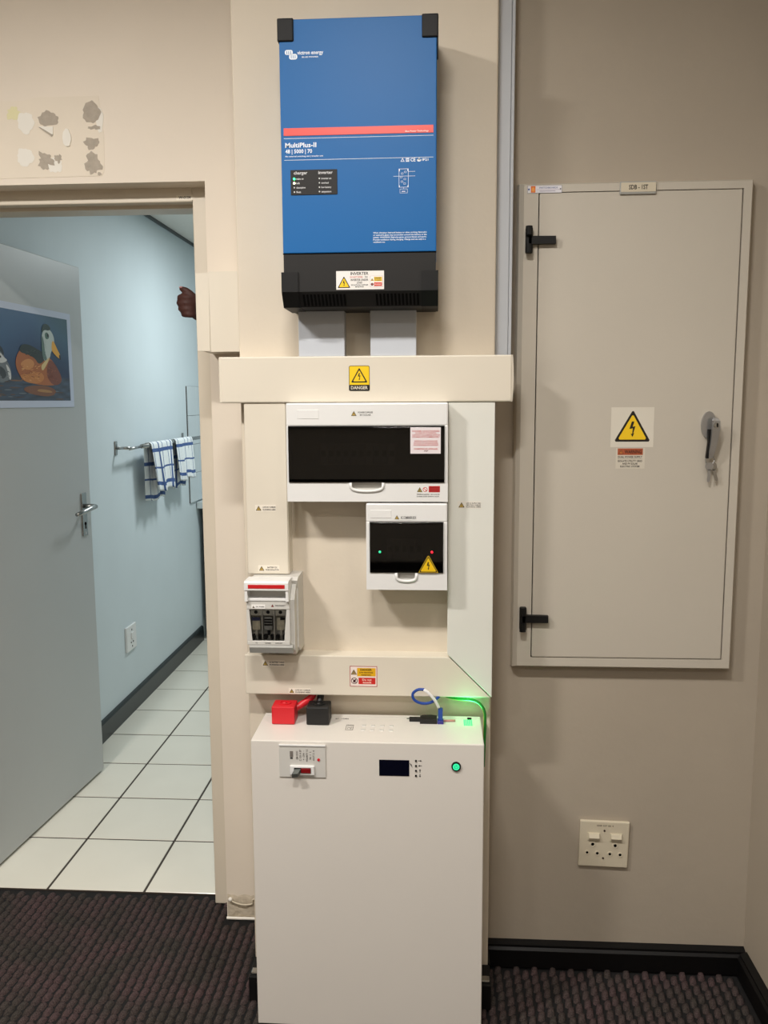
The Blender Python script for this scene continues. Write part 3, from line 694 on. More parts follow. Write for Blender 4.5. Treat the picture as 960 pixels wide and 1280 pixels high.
# ---- large distribution board ---------------------------------------------------
def dist_board(t, x0, x1, z0, z1, wx0, wx1, wz0, wz1, nx0, nx1, rail):
    Yb, Yf = YP, 1.888
    fw = .004
    # housing: hollow frame so the breakers sit behind the smoked window
    bm = bmesh.new(); prism(bm, [(x0, z0), (x1, z0), (x1, z1), (x0, z1)], Yf+.022, Yb)
    ob = obj('back_box', box(bmesh.new(), x0+.003, x1-.003, Yf+.040, Yb, z0+.003, z1-.003, bev=.002), 'white_plastic', t)
    bm = bmesh.new(); d0 = Yf; d1 = Yf+.045
    box(bm, x0, x1, d0, d1, wz1, z1, bev=.0035); box(bm, x0, wx0, d0, d1, wz0-.001, wz1+.001, bev=.0015); box(bm, wx1, x1, d0, d1, wz0-.001, wz1+.001, bev=.0015)
    # lower band, with a scooped finger notch in its upper edge
    n = 10; pts = [(x0, z0), (x1, z0), (x1, wz0), (nx1, wz0)]
    for i in range(1, n):
        a = math.pi*i/n; pts.append(((nx0+nx1)/2+(nx1-nx0)/2*math.cos(a), wz0-(.0195)*math.sin(a)**.4))
    pts += [(nx0, wz0), (x0, wz0)]
    prism(bm, pts, d0, d1)
    obj('housing', bm, 'white_plastic', t)
    # rounded lip along the notch and its grey bowl behind
    lip = [((nx0+nx1)/2+(nx1-nx0)/2*math.cos(math.pi*i/14), d0-.0005, wz0-.0195*math.sin(math.pi*i/14)**.4) for i in range(15)]
    obj('finger_notch', T(lip, .0036, 8), 'white_plastic', t, smooth=True)
    obj('notch_bowl', B(nx0, nx1, d0+.010, d0+.014, wz0-.024, wz0+.002), 'grey_plastic', t)
    obj('inner_panel', B(wx0-.002, wx1+.002, Yf+.036, Yf+.040, wz0-.002, wz1+.002), 'black_plastic', t)
    rx0, rx1, rz0, rz1, cnt = rail
    wdt = (rx1-rx0)/cnt
    for i in range(cnt):
        b = obj('breaker', B(rx0+i*wdt+.0004, rx0+(i+1)*wdt-.0004, Yf+.020, Yf+.038, rz0, rz1, bev=.001, seg=1), 'grey_dark_plastic', t)
        obj('toggle', B(rx0+i*wdt+.004, rx0+(i+1)*wdt-.004, Yf+.012, Yf+.022, (rz0+rz1)/2-.004, (rz0+rz1)/2+.008), 'black_matt', b)
    # gently bowed smoked window
    rings = []
    for i in range(21):
        z = wz0+(wz1-wz0)*(1-math.cos(math.pi*i/20))/2; bow = .0040*(max(0, 1-(abs(i-10)/10)**4))**.5
        rings.append([(wx0, Yf-.0005-bow, z), (wx1, Yf-.0005-bow, z), (wx1, Yf+.0035-bow, z), (wx0, Yf+.0035-bow, z)])
    w_ = obj('window', loft(bmesh.new(), rings), 'smoked', t, 'smoked dark window', smooth=True)
    w_.data.set_sharp_from_angle(angle=math.radians(38)); return w_
YB = 1.888
t = thing('distribution_board', 'wide white distribution board with dark window, upper of two', 'switchboard', (-.15, YP, 1.243))
dist_board(t, -.3345, .0265, 1.2435, 1.4640, -.3295, .0185, 1.2865, 1.4125, -.1915, -.1175, (-.262, -.090, 1.325, 1.372, 10))
bm = bmesh.new(); box(bm, -.3090, -.2610, YB-.0008, YB+.002, 1.4290, 1.4490, bev=.0006); obj('label_holder', bm, 'white_plastic', t)
mini_label(t, -.1900, -.1390, 1.4330, 1.4480, YB-.0001, ['POWER SUPPLIES', 'BY SOLAR'], 'small POWER SUPPLIES BY SOLAR sticker', back=(226, 226, 224))
P = Print((-.0567, YB-.0046, 1.3515)); SW, SH = .0670, .0580; P.rect(0, 0, SW, SH, (226, 218, 220), 0)
for i, (s_, ww) in enumerate([('DANGER: UNAUTHORISED', .060), ('IN CASE OF ACCIDENTAL', .046), ('CONTACT OR DAMAGE, SWITCH', .061), ('OFF MAIN SWITCH IMMEDIATELY', .061), ('', 0), ('INGEVAL VAN TOEVALLIGE', .050), ('KONTAK OF GEVAAR SKAKEL', .054), ('HOOFSKAKELAAR DADELIK', .055), ('', 0), ('ONMIDDELLIK AFSKAKEL', .053), ('AF', .010)]):
    if s_: P.text(s_, SW/2+.001, SH-.0098-i*.0043-(.0006 if i > 4 else 0), .0031, (186, 66, 62) if i != 10 else (110, 60, 70), 1, w=ww)
P.done('sticker', t, 'white notice with red lettering on the window')
P = Print((-.0425, YB-.0001, 1.2510)); P.hazard(.0065, .0145, .0120, 0, ycol=(158, 140, 70)); P.circ(.0185, .0202, .0052, RED, 0, 20); P.circ(.0185, .0202, .0038, WHT, 1, 20)
P.poly([(.0148, .0230), (.0158, .0240), (.0222, .0175), (.0212, .0164)], RED, 2); P.rect(.0265, .0140, .0515, .0280, (186, 40, 40), 0)
for i in range(3): P.text('WARNING DANGER', .039, .0238-i*.0040, .0022, (120, 26, 26), 1, w=.021)
P.text('Switchboard supplied by', 0, .0083, .0027, BLK, 0, w=.028, align='L'); P.text('two sources', .0305, .0083, .0027, BLK, 0, w=.020, align='L'); P.text('Isolate both before work', 0, .0035, .0027, (90, 90, 90), 0, w=.050, align='L')
P.done('sticker', t, 'small red and yellow warning sticker')

# ---- small distribution board ---------------------------------------------------
t = thing('distribution_board', 'small square white distribution board with green and red lights', 'switchboard', (-.07, YP, 1.041))
dist_board(t, -.1570, .0260, 1.0420, 1.2400, -.1485, .0165, 1.0815, 1.1970, -.0895, -.0430, (-.112, -.030, 1.108, 1.155, 5))
bm = bmesh.new(); box(bm, -.1470, -.1000, YB-.0008, YB+.002, 1.2065, 1.2245, bev=.0006); obj('label_holder', bm, 'white_plastic', t)
mini_label(t, -.0940, -.0430, 1.2020, 1.2150, YB-.0001, ['AC COMBINER BOX'], 'small AC COMBINER BOX sticker', back=(226, 226, 224))
for x, m_, l_ in ((-.1258, 'led_teal', 'glowing green light'), (-.0085, 'led_red', 'glowing red light')):
    obj('status_light', ball(bmesh.new(), (x, YB-.0045, 1.1300), .0030, u=10, v=6), m_, t, l_, smooth=True)
P = Print((-.0165, YB-.0046, 1.0830)); P.poly([(-.0225, 0), (.0225, 0), (.0015, .0385), (-.0015, .0385)], (196, 160, 30), 0); P.hazard(0, .0012, .0405, 1, ycol=(232, 190, 20), border=.07)
P.done('sticker', t, 'yellow lightning triangle on the window')

# ---- fused switch ---------------------------------------------------------------
t = thing('fused_switch', 'grey fused switch disconnector with red striped handle and clear cover', 'switch', (-.37, YP, .895))
obj('base', PR([(1.905, .900), (1.905, 1.040), (1.895, 1.060), (1.910, 1.066), (YP, 1.066), (YP, .885), (1.93, .885)], -.4235, -.3170, axis='x'), 'grey_plastic', t)
obj('side_panel', PR([(1.872, .905), (1.872, 1.02), (1.905, 1.058), (1.945, 1.058), (1.945, .888), (1.89, .888)], -.3300, -.3205, axis='x'), 'grey_plastic', t)
for z in (1.040, 1.050): obj('side_slot', B(-.3206, -.3200, 1.918, 1.922, z-.003, z+.002), 'hole', t)
YC = 1.862
bm = bmesh.new()   # cover frame round the clear window, slightly tapering below
wx0, wx1, wz0, wz1 = -.4230, -.3375, .9265, .9995
box(bm, -.4290, -.3300, YC, 1.900, wz1, 1.0195, bev=.002)
prism(bm, [(-.4290, wz1), (wx0, wz1), (wx0+.006, wz0), (-.4290, wz0)], YC, 1.900); prism(bm, [(wx1, wz1), (-.3300, wz1), (-.3300, wz0), (wx1-.006, wz0)], YC, 1.900)
box(bm, -.4290, -.3300, YC, 1.900, .9165, wz0, bev=.0015)
obj('cover_frame', bm, 'grey_plastic', t)
obj('bottom_ledge', PR([(YC+.001, .9165), (YC-.004, .912), (YC+.002, .8975), (1.95, .8975), (1.95, .9165)], -.4240, -.3240, axis='x'), 'grey_dark_plastic', t)
h_ = obj('handle', PR([(YC-.010, 1.0460), (YC-.010, 1.0625), (YC-.004, 1.0665), (1.905, 1.0665), (1.905, 1.046)], -.4310, -.3305, axis='x'), 'white_plastic', t)
obj('red_strip', B(-.4220, -.3385, YC-.0108, YC-.009, 1.0505, 1.0590), 'red_strip', h_, 'red strip')
for x in (-.4310, -.3375): obj('handle_arm', B(x, x+.0070, YC-.008, 1.900, 1.0190, 1.0465, bev=.001), 'white_plastic', h_)
obj('handle_recess', B(-.4245, -.3370, 1.884, 1.899, 1.0190, 1.0465), 'grey_plastic', t)
obj('handle_lip', B(-.4270, -.3350, YC-.002, 1.890, 1.0195, 1.0255, bev=.001), 'white_plastic', t)
fx = [-.4085, -.3805, -.3520]
obj('fuse_tray', B(-.4250, -.3340, 1.880, 1.906, .9265, .9995), 'grey_plastic', t)
for i, x in enumerate(fx):
    f_ = obj('fuse', B(x-.0092, x+.0092, 1.8665, 1.880, .9500, .9800, bev=.002), ['fuse_body', 'fuse_grey', 'fuse_body'][i], t)
    obj('contact', B(x-.0122, x+.0122, 1.8668, 1.880, .9845, .9985, bev=.001), 'fuse_metal', f_)
    obj('contact_screw', disc_y(bmesh.new(), x, .9925, .0042, 1.8660, 1.872, 10), 'black_matt', f_)
    obj('contact', B(x-.0115, x-.0040, 1.8668, 1.880, .9285, .9385, bev=.001), 'black_matt', f_); obj('contact', B(x+.0035, x+.0110, 1.8668, 1.880, .9285, .9385, bev=.001), 'black_matt', f_)
    obj('blade', B(x-.0025, x+.0025, 1.868, 1.880, .9385, .9560), 'fuse_metal' if i != 1 else 'black_matt', f_)
    obj('fuse_ring', B(x-.0094, x+.0094, 1.8675, 1.872, .9560, .9585), 'fuse_metal', f_)
    if i == 0: obj('fuse_label', B(x-.0094, x+.0094, 1.8660, 1.870, .9725, .9800), 'fuse_blue', f_)
    if i == 1:
        for q in range(3): obj('fuse_label', B(x-.0092, x+.0092, 1.8660, 1.870, .9610+q*.0062, .9650+q*.0062), 'black_matt', f_)
    if i == 2: obj('fuse_label', B(x-.001, x+.0092, 1.8660, 1.870, .9745, .9800), 'black_matt', f_)
for x in (-.3945, -.3665): obj('divider', B(x-.0014, x+.0014, 1.8658, 1.881, .9265, .9995), 'grey_plastic', t)
obj('clear_cover', PR([(wx0, wz1), (wx1, wz1), (wx1-.006, wz0), (wx0+.006, wz0)], YC+.002, YC+.0035), 'clear_cover', t, 'clear plastic cover')
P = Print((0, YC-.0001, 0)); Q = Print((0, YC-.0001, 0)); P.rect(-.4170, 1.0015, -.3860, 1.0115, WHT, 0); P.hazard(-.4125, 1.0030, .0058, 1, ycol=(120, 110, 90)); P.text('DC FUSES', -.3975, 1.0048, .0028, BLK, 1, w=.019)
Q.hazard(-.3690, 1.0060, .0066, 0, ycol=(150, 60, 50)); Q.text('DISCONNECT', -.3510, 1.0076, .0028, BLK, 0, w=.023)
for x, s_ in ((-.4080, 'T1'), (-.3810, 'DANGER'), (-.3560, 'LIVE DC')): Q.text(s_, x, .9200, .0026, BLK, 0, w=.004*len(s_)*.55)
P.done('sticker', t, 'tiny white DC FUSES sticker'); Q.done('lettering', t)

# ---- white battery --------------------------------------------------------------
ZB, YBF = .715, 1.800
bt = thing('battery', 'tall white battery cabinet standing on the carpet below the trunking', 'battery', (-.15, 1.89, 0))
obj('casing', B(-.4130, .1080, YBF, 1.9700, .020, ZB, bev=.0022), 'white_metal', bt)
obj('top_seam', B(-.405, .100, 1.950, 1.9520, ZB-.001, ZB+.0004), 'grey_plastic', bt)
for x0, x1 in ((-.4560, -.4130), (.1080, .1370)):
    f_ = obj('foot_bracket', B(x0, x1, 1.897, 1.975, 0, .066, bev=.002), 'black_matt', bt, 'black foot bracket')
    obj('bracket_bolt', B(x0+.004, x1-.003, 1.905, 1.925, .066, .0725, bev=.002), 'steel', f_)
# recessed breaker plate on the front
bp_ = obj('breaker_plate', B(-.3490, -.2440, YBF-.0028, YBF, .6310, .7080, bev=.001), 'grey_plastic', bt)
obj('plate_rim', B(-.3490, -.2440, YBF-.0046, YBF-.0020, .7040, .7082, bev=.0008), 'white_plastic', bp_)
P = Print((0, YBF-.0029, 0)); K_ = (96, 92, 88)
P.rect(-.3245, .6790, -.3170, .6925, (120, 114, 108), 0); P.rect(-.3240, .6740, -.3180, .6785, (70, 68, 66), 0)
for i, (s_, ww) in enumerate([('ZJM-125 DC', .020), ('C 125 A 2P', .026), ('+  ON  -', .022), ('POLARITY 1-2', .028), ('IN  1  2', .018), ('OUT 3  4', .024)]):
    P.text(s_, -.3065+i*.0075, .6830, .0040, K_, 0, w=ww, rot=math.pi/2)
P.done('lettering', bp_)
obj('indicator', disc_y(bmesh.new(), -.2598, .6735, .0032, YBF-.0042, YBF-.002, 12), 'red', bp_, 'red dot')
rk = obj('switch_frame', B(-.3245, -.2690, YBF-.0075, YBF-.002, .6375, .6600, bev=.002), 'white_plastic', bp_)
obj('switch_slot', B(-.3150, -.2770, YBF-.0080, YBF-.003, .6435, .6555), 'black_matt', rk)
obj('rocker', B(-.2990, -.2775, YBF-.0100, YBF-.004, .6440, .6550, bev=.001), (lambda: (mat('rocker_red', (128, 18, 22), .3, vary=.03), 'rocker_red')[1])(), rk, 'dark red rocker')
bm = bmesh.new(); loft(bm, [[(-.3130, YBF-.006, .6530), (-.2990, YBF-.006, .6540), (-.2990, YBF-.006, .6450), (-.3130, YBF-.006, .6440)], [(-.3175, YBF-.024, .6480), (-.3040, YBF-.024, .6490), (-.3050, YBF-.020, .6390), (-.3180, YBF-.020, .6380)]])
obj('toggle', bm, (lambda: (mat('toggle_grey', (92, 96, 92), .4, vary=.05), 'toggle_grey')[1])(), rk, 'grey toggle lever')
obj('screen', B(-.1245, -.0575, YBF-.0010, YBF+.001, .6385, .6755), 'screen', bt, 'dark blue display screen')
for i in range(4):
    obj('button', disc_y(bmesh.new(), -.0425, .6745-i*.0115, .0022, YBF-.002, YBF+.001, 10), 'black_matt', bt)
P = Print((0, YBF-.0001, 0))
for i in range(4):
    z = .6745-i*.0115; x = -.0335
    a = (0, math.pi, math.pi/2, -math.pi/2)[i]
    for pts in ([(-.004, -.0007), (.001, -.0007), (.001, .0007), (-.004, .0007)], [(.0005, -.0022), (.004, 0), (.0005, .0022)]):
        P.poly([(x+p*math.cos(a)-q*math.sin(a), z+p*math.sin(a)+q*math.cos(a)) for p, q in pts], BLK, 0)
P.poly([(-.0570, .6690), (-.0525, .6660), (-.0500, .6580), (-.0545, .6640)], (40, 40, 44), 0)
P.done('lettering', bt)
pb = obj('power_button', disc_y(bmesh.new(), .0465, .6640, .0105, YBF-.004, YBF+.001, 24), 'black_matt', bt, 'round power button glowing green')
obj('button_glow', disc_y(bmesh.new(), .0465, .6640, .0074, YBF-.0052, YBF-.003, 20), 'led_teal', pb)
P = Print((.0465, YBF-.0053, .6640))
P.poly([(math.cos(math.radians(120+300*i/14))*.0042, math.sin(math.radians(120+300*i/14))*.0042) for i in range(15)]+[(math.cos(math.radians(60-300*i/14))*.0033, math.sin(math.radians(60-300*i/14))*.0033) for i in range(15)], (20, 120, 90), 0)
P.rect(-.0005, .0008, .0005, .0050, (20, 120, 90), 0); P.done('power_mark', pb)
# top of the battery: embossed vents, small labels, sockets
for i in range(4):
    for j in range(2):
        o = obj('embossed_vent', B(-.1715+i*.0215, -.1615+i*.0215, 1.8665+j*.026, 1.8775+j*.026, ZB-.001, ZB+.0010, bev=.0008, seg=1), (lambda: 'grey_plastic')(), bt)
P = Print((0, 0, ZB), (1, 0, 0), (0, 1, 0), .0003); K_ = (50, 48, 46)
P.text('BAT-', -.2330, 1.9350, .0060, K_, 0, w=.009); P.text('/ CAN', -.2160, 1.9350, .0075, K_, 0, w=.018)
P.text('PRESS', -.1985, 1.8960, .0050, K_, 0, w=.018); P.rect(-.2075, 1.8690, -.1900, 1.8705, K_, 0); P.rect(-.2075, 1.8690, -.2065, 1.8930, K_, 0); P.rect(-.1910, 1.8690, -.1900, 1.8930, K_, 0)
P.text('VALVE', -.1985, 1.8840, .0040, K_, 0, w=.012); P.text('1 2', -.1985, 1.8760, .0040, K_, 0, w=.010)
P.rect(-.068, 1.944, -.061, 1.952, K_, 0)
P.done('lettering', bt)
for k in range(5):
    obj('indicator_strip', B(.0670+k*.0042, .0695+k*.0042, 1.9080, 1.9440, ZB-.001, ZB+.0014), 'led_green_soft', bt, 'glowing green indicator strip')
obj('signal_socket', B(.0760, .0860, 1.9460, 1.9530, ZB-.001, ZB+.0030), 'black_matt', bt)
area('battery_indicator_light', (.0755, 1.9290, ZB+.004), (.018, .032), .12, (.08, 1, .35), (math.pi, 0, 0), 110)

# ---- battery plugs and cables ----------------------------------------------------
def plug(x0, x1, m, label, cab):
    t = thing('battery_plug', label, 'plug', ((x0+x1)/2, 1.92, ZB))
    bm = bmesh.new(); y0, y1, z0, z1 = 1.8935, 1.9420, ZB+.0004, ZB+.0440
    box(bm, x0, x1, y0, y1, z0, z1, bev=.003)
    obj('housing', bm, m, t)
    cx, cy = (x0+x1)/2, (y0+y1)/2
    ring = [(cx+.0155*math.cos(2*math.pi*i/20), cy+.0130*math.sin(2*math.pi*i/20), z1+.0004) for i in range(20)]
    R = []
    for rr, zz in ((1, 0), (1, .0022), (.72, .0022), (.72, .0002)):
        R.append([(cx+(p[0]-cx)*rr, cy+(p[1]-cy)*rr, z1+zz) for p in ring])
    obj('collar', loft(bmesh.new(), R), m, t)
    obj('screw_cap', ball(bmesh.new(), (cx, cy, z1+.0008), .006, (1, 1, .5), 10, 6), m, t, smooth=True)
    obj('cable', T(cab, .0085, 10, smooth=6), m, t, smooth=True)
plug(-.3835, -.3290, 'red', 'red battery plug with red cable on the battery top', [(-.338, 1.935, .738), (-.318, 1.945, .748), (-.298, 1.950, .762), (-.290, 1.955, .7755)])
plug(-.3015, -.2480, 'black_rubber', 'black battery plug with black cable on the battery top', [(-.277, 1.935, .748), (-.275, 1.948, .762), (-.274, 1.954, .7755)])
# ---- blue data cable looping in front of the trunking -----------------------------
t = thing('data_cable', 'short blue looped data cable with white sleeve on the battery top', 'cable', (.012, 1.925, ZB))
loop = [(.012, 1.945, .780), (.006, 1.930, .774), (-.012, 1.918, .766), (-.034, 1.914, .766), (-.050, 1.912, .776), (-.052, 1.912, .790), (-.040, 1.910, .800), (-.025, 1.908, .801)]
obj('cable', T(loop, .0034, 8, smooth=6), 'blue_cable', t, smooth=True)
obj('sleeve', T([(-.027, 1.908, .8012), (-.014, 1.907, .792), (-.001, 1.910, .775), (.008, 1.918, .755)], .0036, 8, smooth=5), 'white_sleeve', t, 'white printed sleeve', smooth=True)
P = None
obj('connector', B(.0065, .0175, 1.918, 1.930, ZB+.006, .7510, bev=.002), 'blue_cable', t, 'blue plug')
obj('connector_foot', B(.0050, .0195, 1.914, 1.932, ZB, ZB+.008, bev=.001), (lambda: (mat('plug_violet', (50, 50, 130), .4, vary=.05), 'plug_violet')[1])(), t)
t = thing('signal_plug', 'small black plug lying flat on the battery top beside blue plug', 'plug', (-.03, 1.93, ZB))
obj('body', PR([(-.0360, 1.915), (.0040, 1.915), (.0040, 1.940), (-.010, 1.944), (-.0300, 1.942), (-.0360, 1.934)], ZB, ZB+.012, axis='z'), 'black_rubber', t)
obj('tail', B(-.0615, -.0340, 1.927, 1.940, ZB, ZB+.008, bev=.001), 'black_rubber', t)
t = thing('wire_stub', 'short pinkish wire end lying right of the blue plug', 'wire', (.035, 1.932, ZB))
obj('wire', T([(.0200, 1.930, ZB+.003), (.035, 1.932, ZB+.003), (.047, 1.933, ZB+.003)], .0026, 8), 'pink_wire', t, smooth=True)
# ---- earth cable ------------------------------------------------------------------
bm = T([(.002, 1.958, .790), (.012, 1.955, .779), (.030, 1.950, .770), (.055, 1.945, .767), (.085, 1.942, .766), (.103, 1.940, .759), (.1150, 1.938, .742), (.1175, 1.938, .715), (.1165, 1.940, .66), (.1150, 1.945, .60)], .0036, 12, smooth=8)
o = obj('earth_cable', bm, 'earth_cable', smooth=True)
at = o.data.attributes.new('ink', 'FLOAT_COLOR', 'POINT')
for i, v in enumerate(o.data.vertices):
    at.data[i].color = lin((206, 196, 40)) if (i % 12) in (1, 2, 3) else lin((28, 120, 40))
o['label'] = 'green and yellow earth cable bending down the battery right side'; o['category'] = 'cable'

# ================================================================ METAL CABINET (right)
cb = thing('electrical_cabinet', 'flush grey steel electrical cabinet with one door on the right wall', 'cabinet', (.455, 2.083, .809))
CX0, CX1, CZ0, CZ1 = .187, .7215, .8085, 1.9655
def ring_frame():
    bm = bmesh.new()
    L = [(0, 2.083), (.004, 2.062), (.014, 2.050), (.047, 2.050), (.0475, 2.056)]
    def R(k, y): return [bm.verts.new(p) for p in ((CX0+k, y, CZ0+k*.62), (CX1-k*.55, y, CZ0+k*.62), (CX1-k*.55, y, CZ1-k*.5), (CX0+k, y, CZ1-k*.5))]
    rs = [R(k, y) for k, y in L]
    for a, b in zip(rs, rs[1:]):
        for i in range(4): bm.faces.new((a[i], a[(i+1) % 4], b[(i+1) % 4], b[i]))
    return bm
obj('frame', ring_frame(), 'panel_paint', cb)
DX0, DX1, DZ0, DZ1 = .2365, .6935, .8395, 1.9405
obj('recess', B(DX0-.004, DX1+.003, 2.062, 2.0825, DZ0-.003, DZ1+.003), 'hole', cb)
obj('door', B(DX0, DX1, 2.0505, 2.070, DZ0, DZ1, bev=.002), 'panel_paint', cb)
for z in (1.834, .938):
    hg = obj('hinge', B(.2050, .2215, 2.036, 2.050, z-.029, z+.029, bev=.003), 'black_matt', cb, 'black strap hinge')
    obj('hinge_knuckle', T([(.2120, 2.033, z-.030), (.2120, 2.033, z-.010)], .008, 10), 'black_matt', hg); obj('hinge_knuckle', T([(.2120, 2.033, z+.010), (.2120, 2.033, z+.030)], .008, 10), 'black_matt', hg)
    obj('hinge_strap', PR([(.2120, z+.009), (.2740, z+.008), (.2740, z-.009), (.2120, z-.009)], 2.036, 2.0505), 'black_matt', hg)
P = Print((.208, 2.0495, 1.9395)); P.rect(0, 0, .079, .0175, (150, 150, 152), 0); P.rect(.001, .001, .078, .0165, (222, 220, 226), 1); P.rect(.008, .0015, .0185, .0160, (226, 110, 30), 2); P.circ(.0035, .0087, .0022, (60, 80, 150), 2, 10); P.circ(.0755, .0087, .0018, (110, 110, 110), 2, 10)
P.poly([(.010, .004), (.0165, .004), (.0165, .010), (.0132, .014), (.010, .010)], (240, 160, 60), 3)
P.text('SWITCHBOARDS', .048, .0102, .0036, (110, 120, 160), 2, w=.042); P.rect(.021, .0075, .074, .0082, (170, 160, 180), 2); P.rect(.028, .0038, .064, .0052, (160, 156, 172), 2)
P.done('maker_plate', cb, 'small silver maker plate with orange emblem')
np_ = obj('name_plate', B(.4175, .4990, 2.0450, 2.0505, 1.9325, 1.9610, bev=.0015), 'grey_dark_plastic', cb)
obj('plate_face', B(.4195, .4975, 2.0442, 2.0460, 1.9375, 1.9580), 'wire_beige', np_)
P = Print((.4585, 2.0441, 1.9430)); P.text('SDB - 1ST', 0, 0, .0098, (40, 36, 32), 0, w=.043); P.done('lettering', np_)
P = Print((.4135, 2.0504, 1.3560)); P.rect(0, 0, .1000, .0940, (214, 208, 194), 0); P.hazard(.0505, .0130, .0830, 1, ycol=(236, 196, 24), border=.11); P.done('warning_sign', cb, 'white square sign with yellow lightning triangle')
P = Print((.4270, 2.0504, 1.3050)); P.rect(0, 0, .0680, .0490, (206, 199, 184), 0); P.rect(.0040, .0325, .0630, .0480, (168, 84, 52), 1)
P.hazard(.0120, .0350, .0110, 2, ycol=(200, 120, 60)); P.text('WARNING', .0400, .0360, .0084, (40, 22, 16), 2, w=.0400)
P.text('DUAL POWER SUPPLY', .0335, .0255, .0044, BLK, 1, w=.0570); P.rect(.004, .0225, .063, .0230, (120, 114, 104), 1)
for i, (s_, ww) in enumerate([('ISOLATE UTILITY GRID', .0570), ('AND PV SOLAR', .0360), ('ELECTRIC SYSTEM', .0450)]): P.text(s_, .0335, .0160-i*.0064, .0042, BLK, 1, w=ww)
P.done('sticker', cb, 'orange WARNING dual power supply sticker')
hl = obj('handle_base', PR([(.6385+.0165*math.cos(2*math.pi*i/20), 1.4080+.032*math.sin(2*math.pi*i/20)) for i in range(20)], 2.041, 2.0505), 'chrome', cb, 'chrome swing handle')
obj('lever', loft(bmesh.new(), [[(c_-w_, y, z), (c_+w_, y, z), (c_+w_, y+.008, z+.001), (c_-w_, y+.008, z+.001)] for c_, z, y, w_ in ((.6475, 1.424, 2.020, .004), (.6480, 1.418, 2.018, .0085), (.6480, 1.400, 2.018, .0090), (.6470, 1.370, 2.024, .0075), (.6440, 1.345, 2.028, .0065), (.6425, 1.330, 2.032, .0045))]), 'chrome', hl, smooth=False)
obj('lever_shade', loft(bmesh.new(), [[(c_-.004, 2.032, z), (c_+.004, 2.032, z), (c_+.004, 2.041, z), (c_-.004, 2.041, z)] for c_, z in ((.6390, 1.398), (.6395, 1.370), (.6375, 1.345), (.6360, 1.330))]), 'black_matt', hl, 'dark strip for the gap shadow beside the lever')  # black strip added in place of the shadow in the lever gap
obj('lock_core', disc_y(bmesh.new(), .6470, 1.4080, .0062, 2.0155, 2.0195, 14), 'steel', hl); obj('keyhole', B(.6475, .6510, 2.0150, 2.0160, 1.4040, 1.4125), 'hole', hl)
ky = thing('key_bunch', 'two keys on a ring hanging from the cabinet handle', 'keys', (.6420, 2.036, 1.33))
ring = [(.6425+.0105*math.cos(2*math.pi*i/16), 2.0375, 1.3265+.0115*math.sin(2*math.pi*i/16)) for i in range(17)]
obj('key_ring', T(ring, .0013, 6), 'chrome', ky, smooth=True)
def key(ax, az, ang, yy):
    bm = bmesh.new(); c, s = math.cos(ang), math.sin(ang)
    def W(p): return (ax+p[0]*c-p[1]*s, az+p[0]*s+p[1]*c)
    bow = [W((.0095*math.sin(2*math.pi*i/14), -.0085+.0095*math.cos(2*math.pi*i/14))) for i in range(14)]
    prism(bm, bow, yy, yy+.002)
    prism(bm, [W(p) for p in ((-.0036, -.016), (.0036, -.016), (.0036, -.024), (.0026, -.027), (.0036, -.030), (.0026, -.033), (.0036, -.037), (.0022, -.044), (-.0010, -.046), (-.0036, -.043))], yy, yy+.002)
    return bm
obj('key', key(.6415, 1.3200, -.02, 2.0345), 'chrome', ky); obj('key', key(.6480, 1.3190, .30, 2.0385), 'steel', ky)

# ---- socket outlet on the back wall -------------------------------------------------
t = thing('wall_socket', 'cream double wall socket with two rocker switches above the black skirting', 'socket', (.432, 2.083, .34))
XF = Matrix.Translation((.432, 0, .340)) @ Matrix.Rotation(.025, 4, 'Y') @ Matrix.Translation((-.432, 0, -.340))
obj('plate', B(.3695, .4940, 2.0735, 2.083, .2785, .4020, bev=.0025), 'wire_beige', t)
P = Print((.432, 2.0735, .3885)); P.text('SDB 1ST SK 4', 0, 0, .0042, (110, 100, 88), 0, w=.042); P.done('lettering', t)
for x in (.4045, .4605):
    f_ = obj('rocker_frame', B(x-.0155, x+.0155, 2.0722, 2.0740, .3500, .3710, bev=.0006), 'wire_beige', t)
    obj('rocker', PR([(2.0685, .3520), (2.0640, .3600), (2.0685, .3695), (2.0745, .3695), (2.0745, .3520)], x-.0130, x+.0130, axis='x'), 'wire_beige', f_)
for x, z, r in ((.4030, .3395, .0040), (.4600, .3385, .0040), (.3900, .3165, .0032), (.4160, .3155, .0035), (.4475, .3150, .0035), (.4735, .3140, .0035)):
    R = []
    for rr, yy in ((r*2.0, 2.0736), (r*1.9, 2.0722), (r*1.15, 2.0722), (r*1.05, 2.0732)): R.append([(x+rr*math.cos(2*math.pi*i/14), yy, z+rr*math.sin(2*math.pi*i/14)) for i in range(14)])
    s_ = obj('socket_hole', loft(bmesh.new(), R, caps=False), 'wire_beige', t)
    obj('pin_hole', disc_y(bmesh.new(), x, z, r, 2.0728, 2.0738, 12), 'hole', s_)
for z in (.3775, .3030): obj('screw', disc_y(bmesh.new(), .4310, z, .0026, 2.0725, 2.0745, 10), 'cabinet_plinth', t)
XF = Matrix.Identity(4)

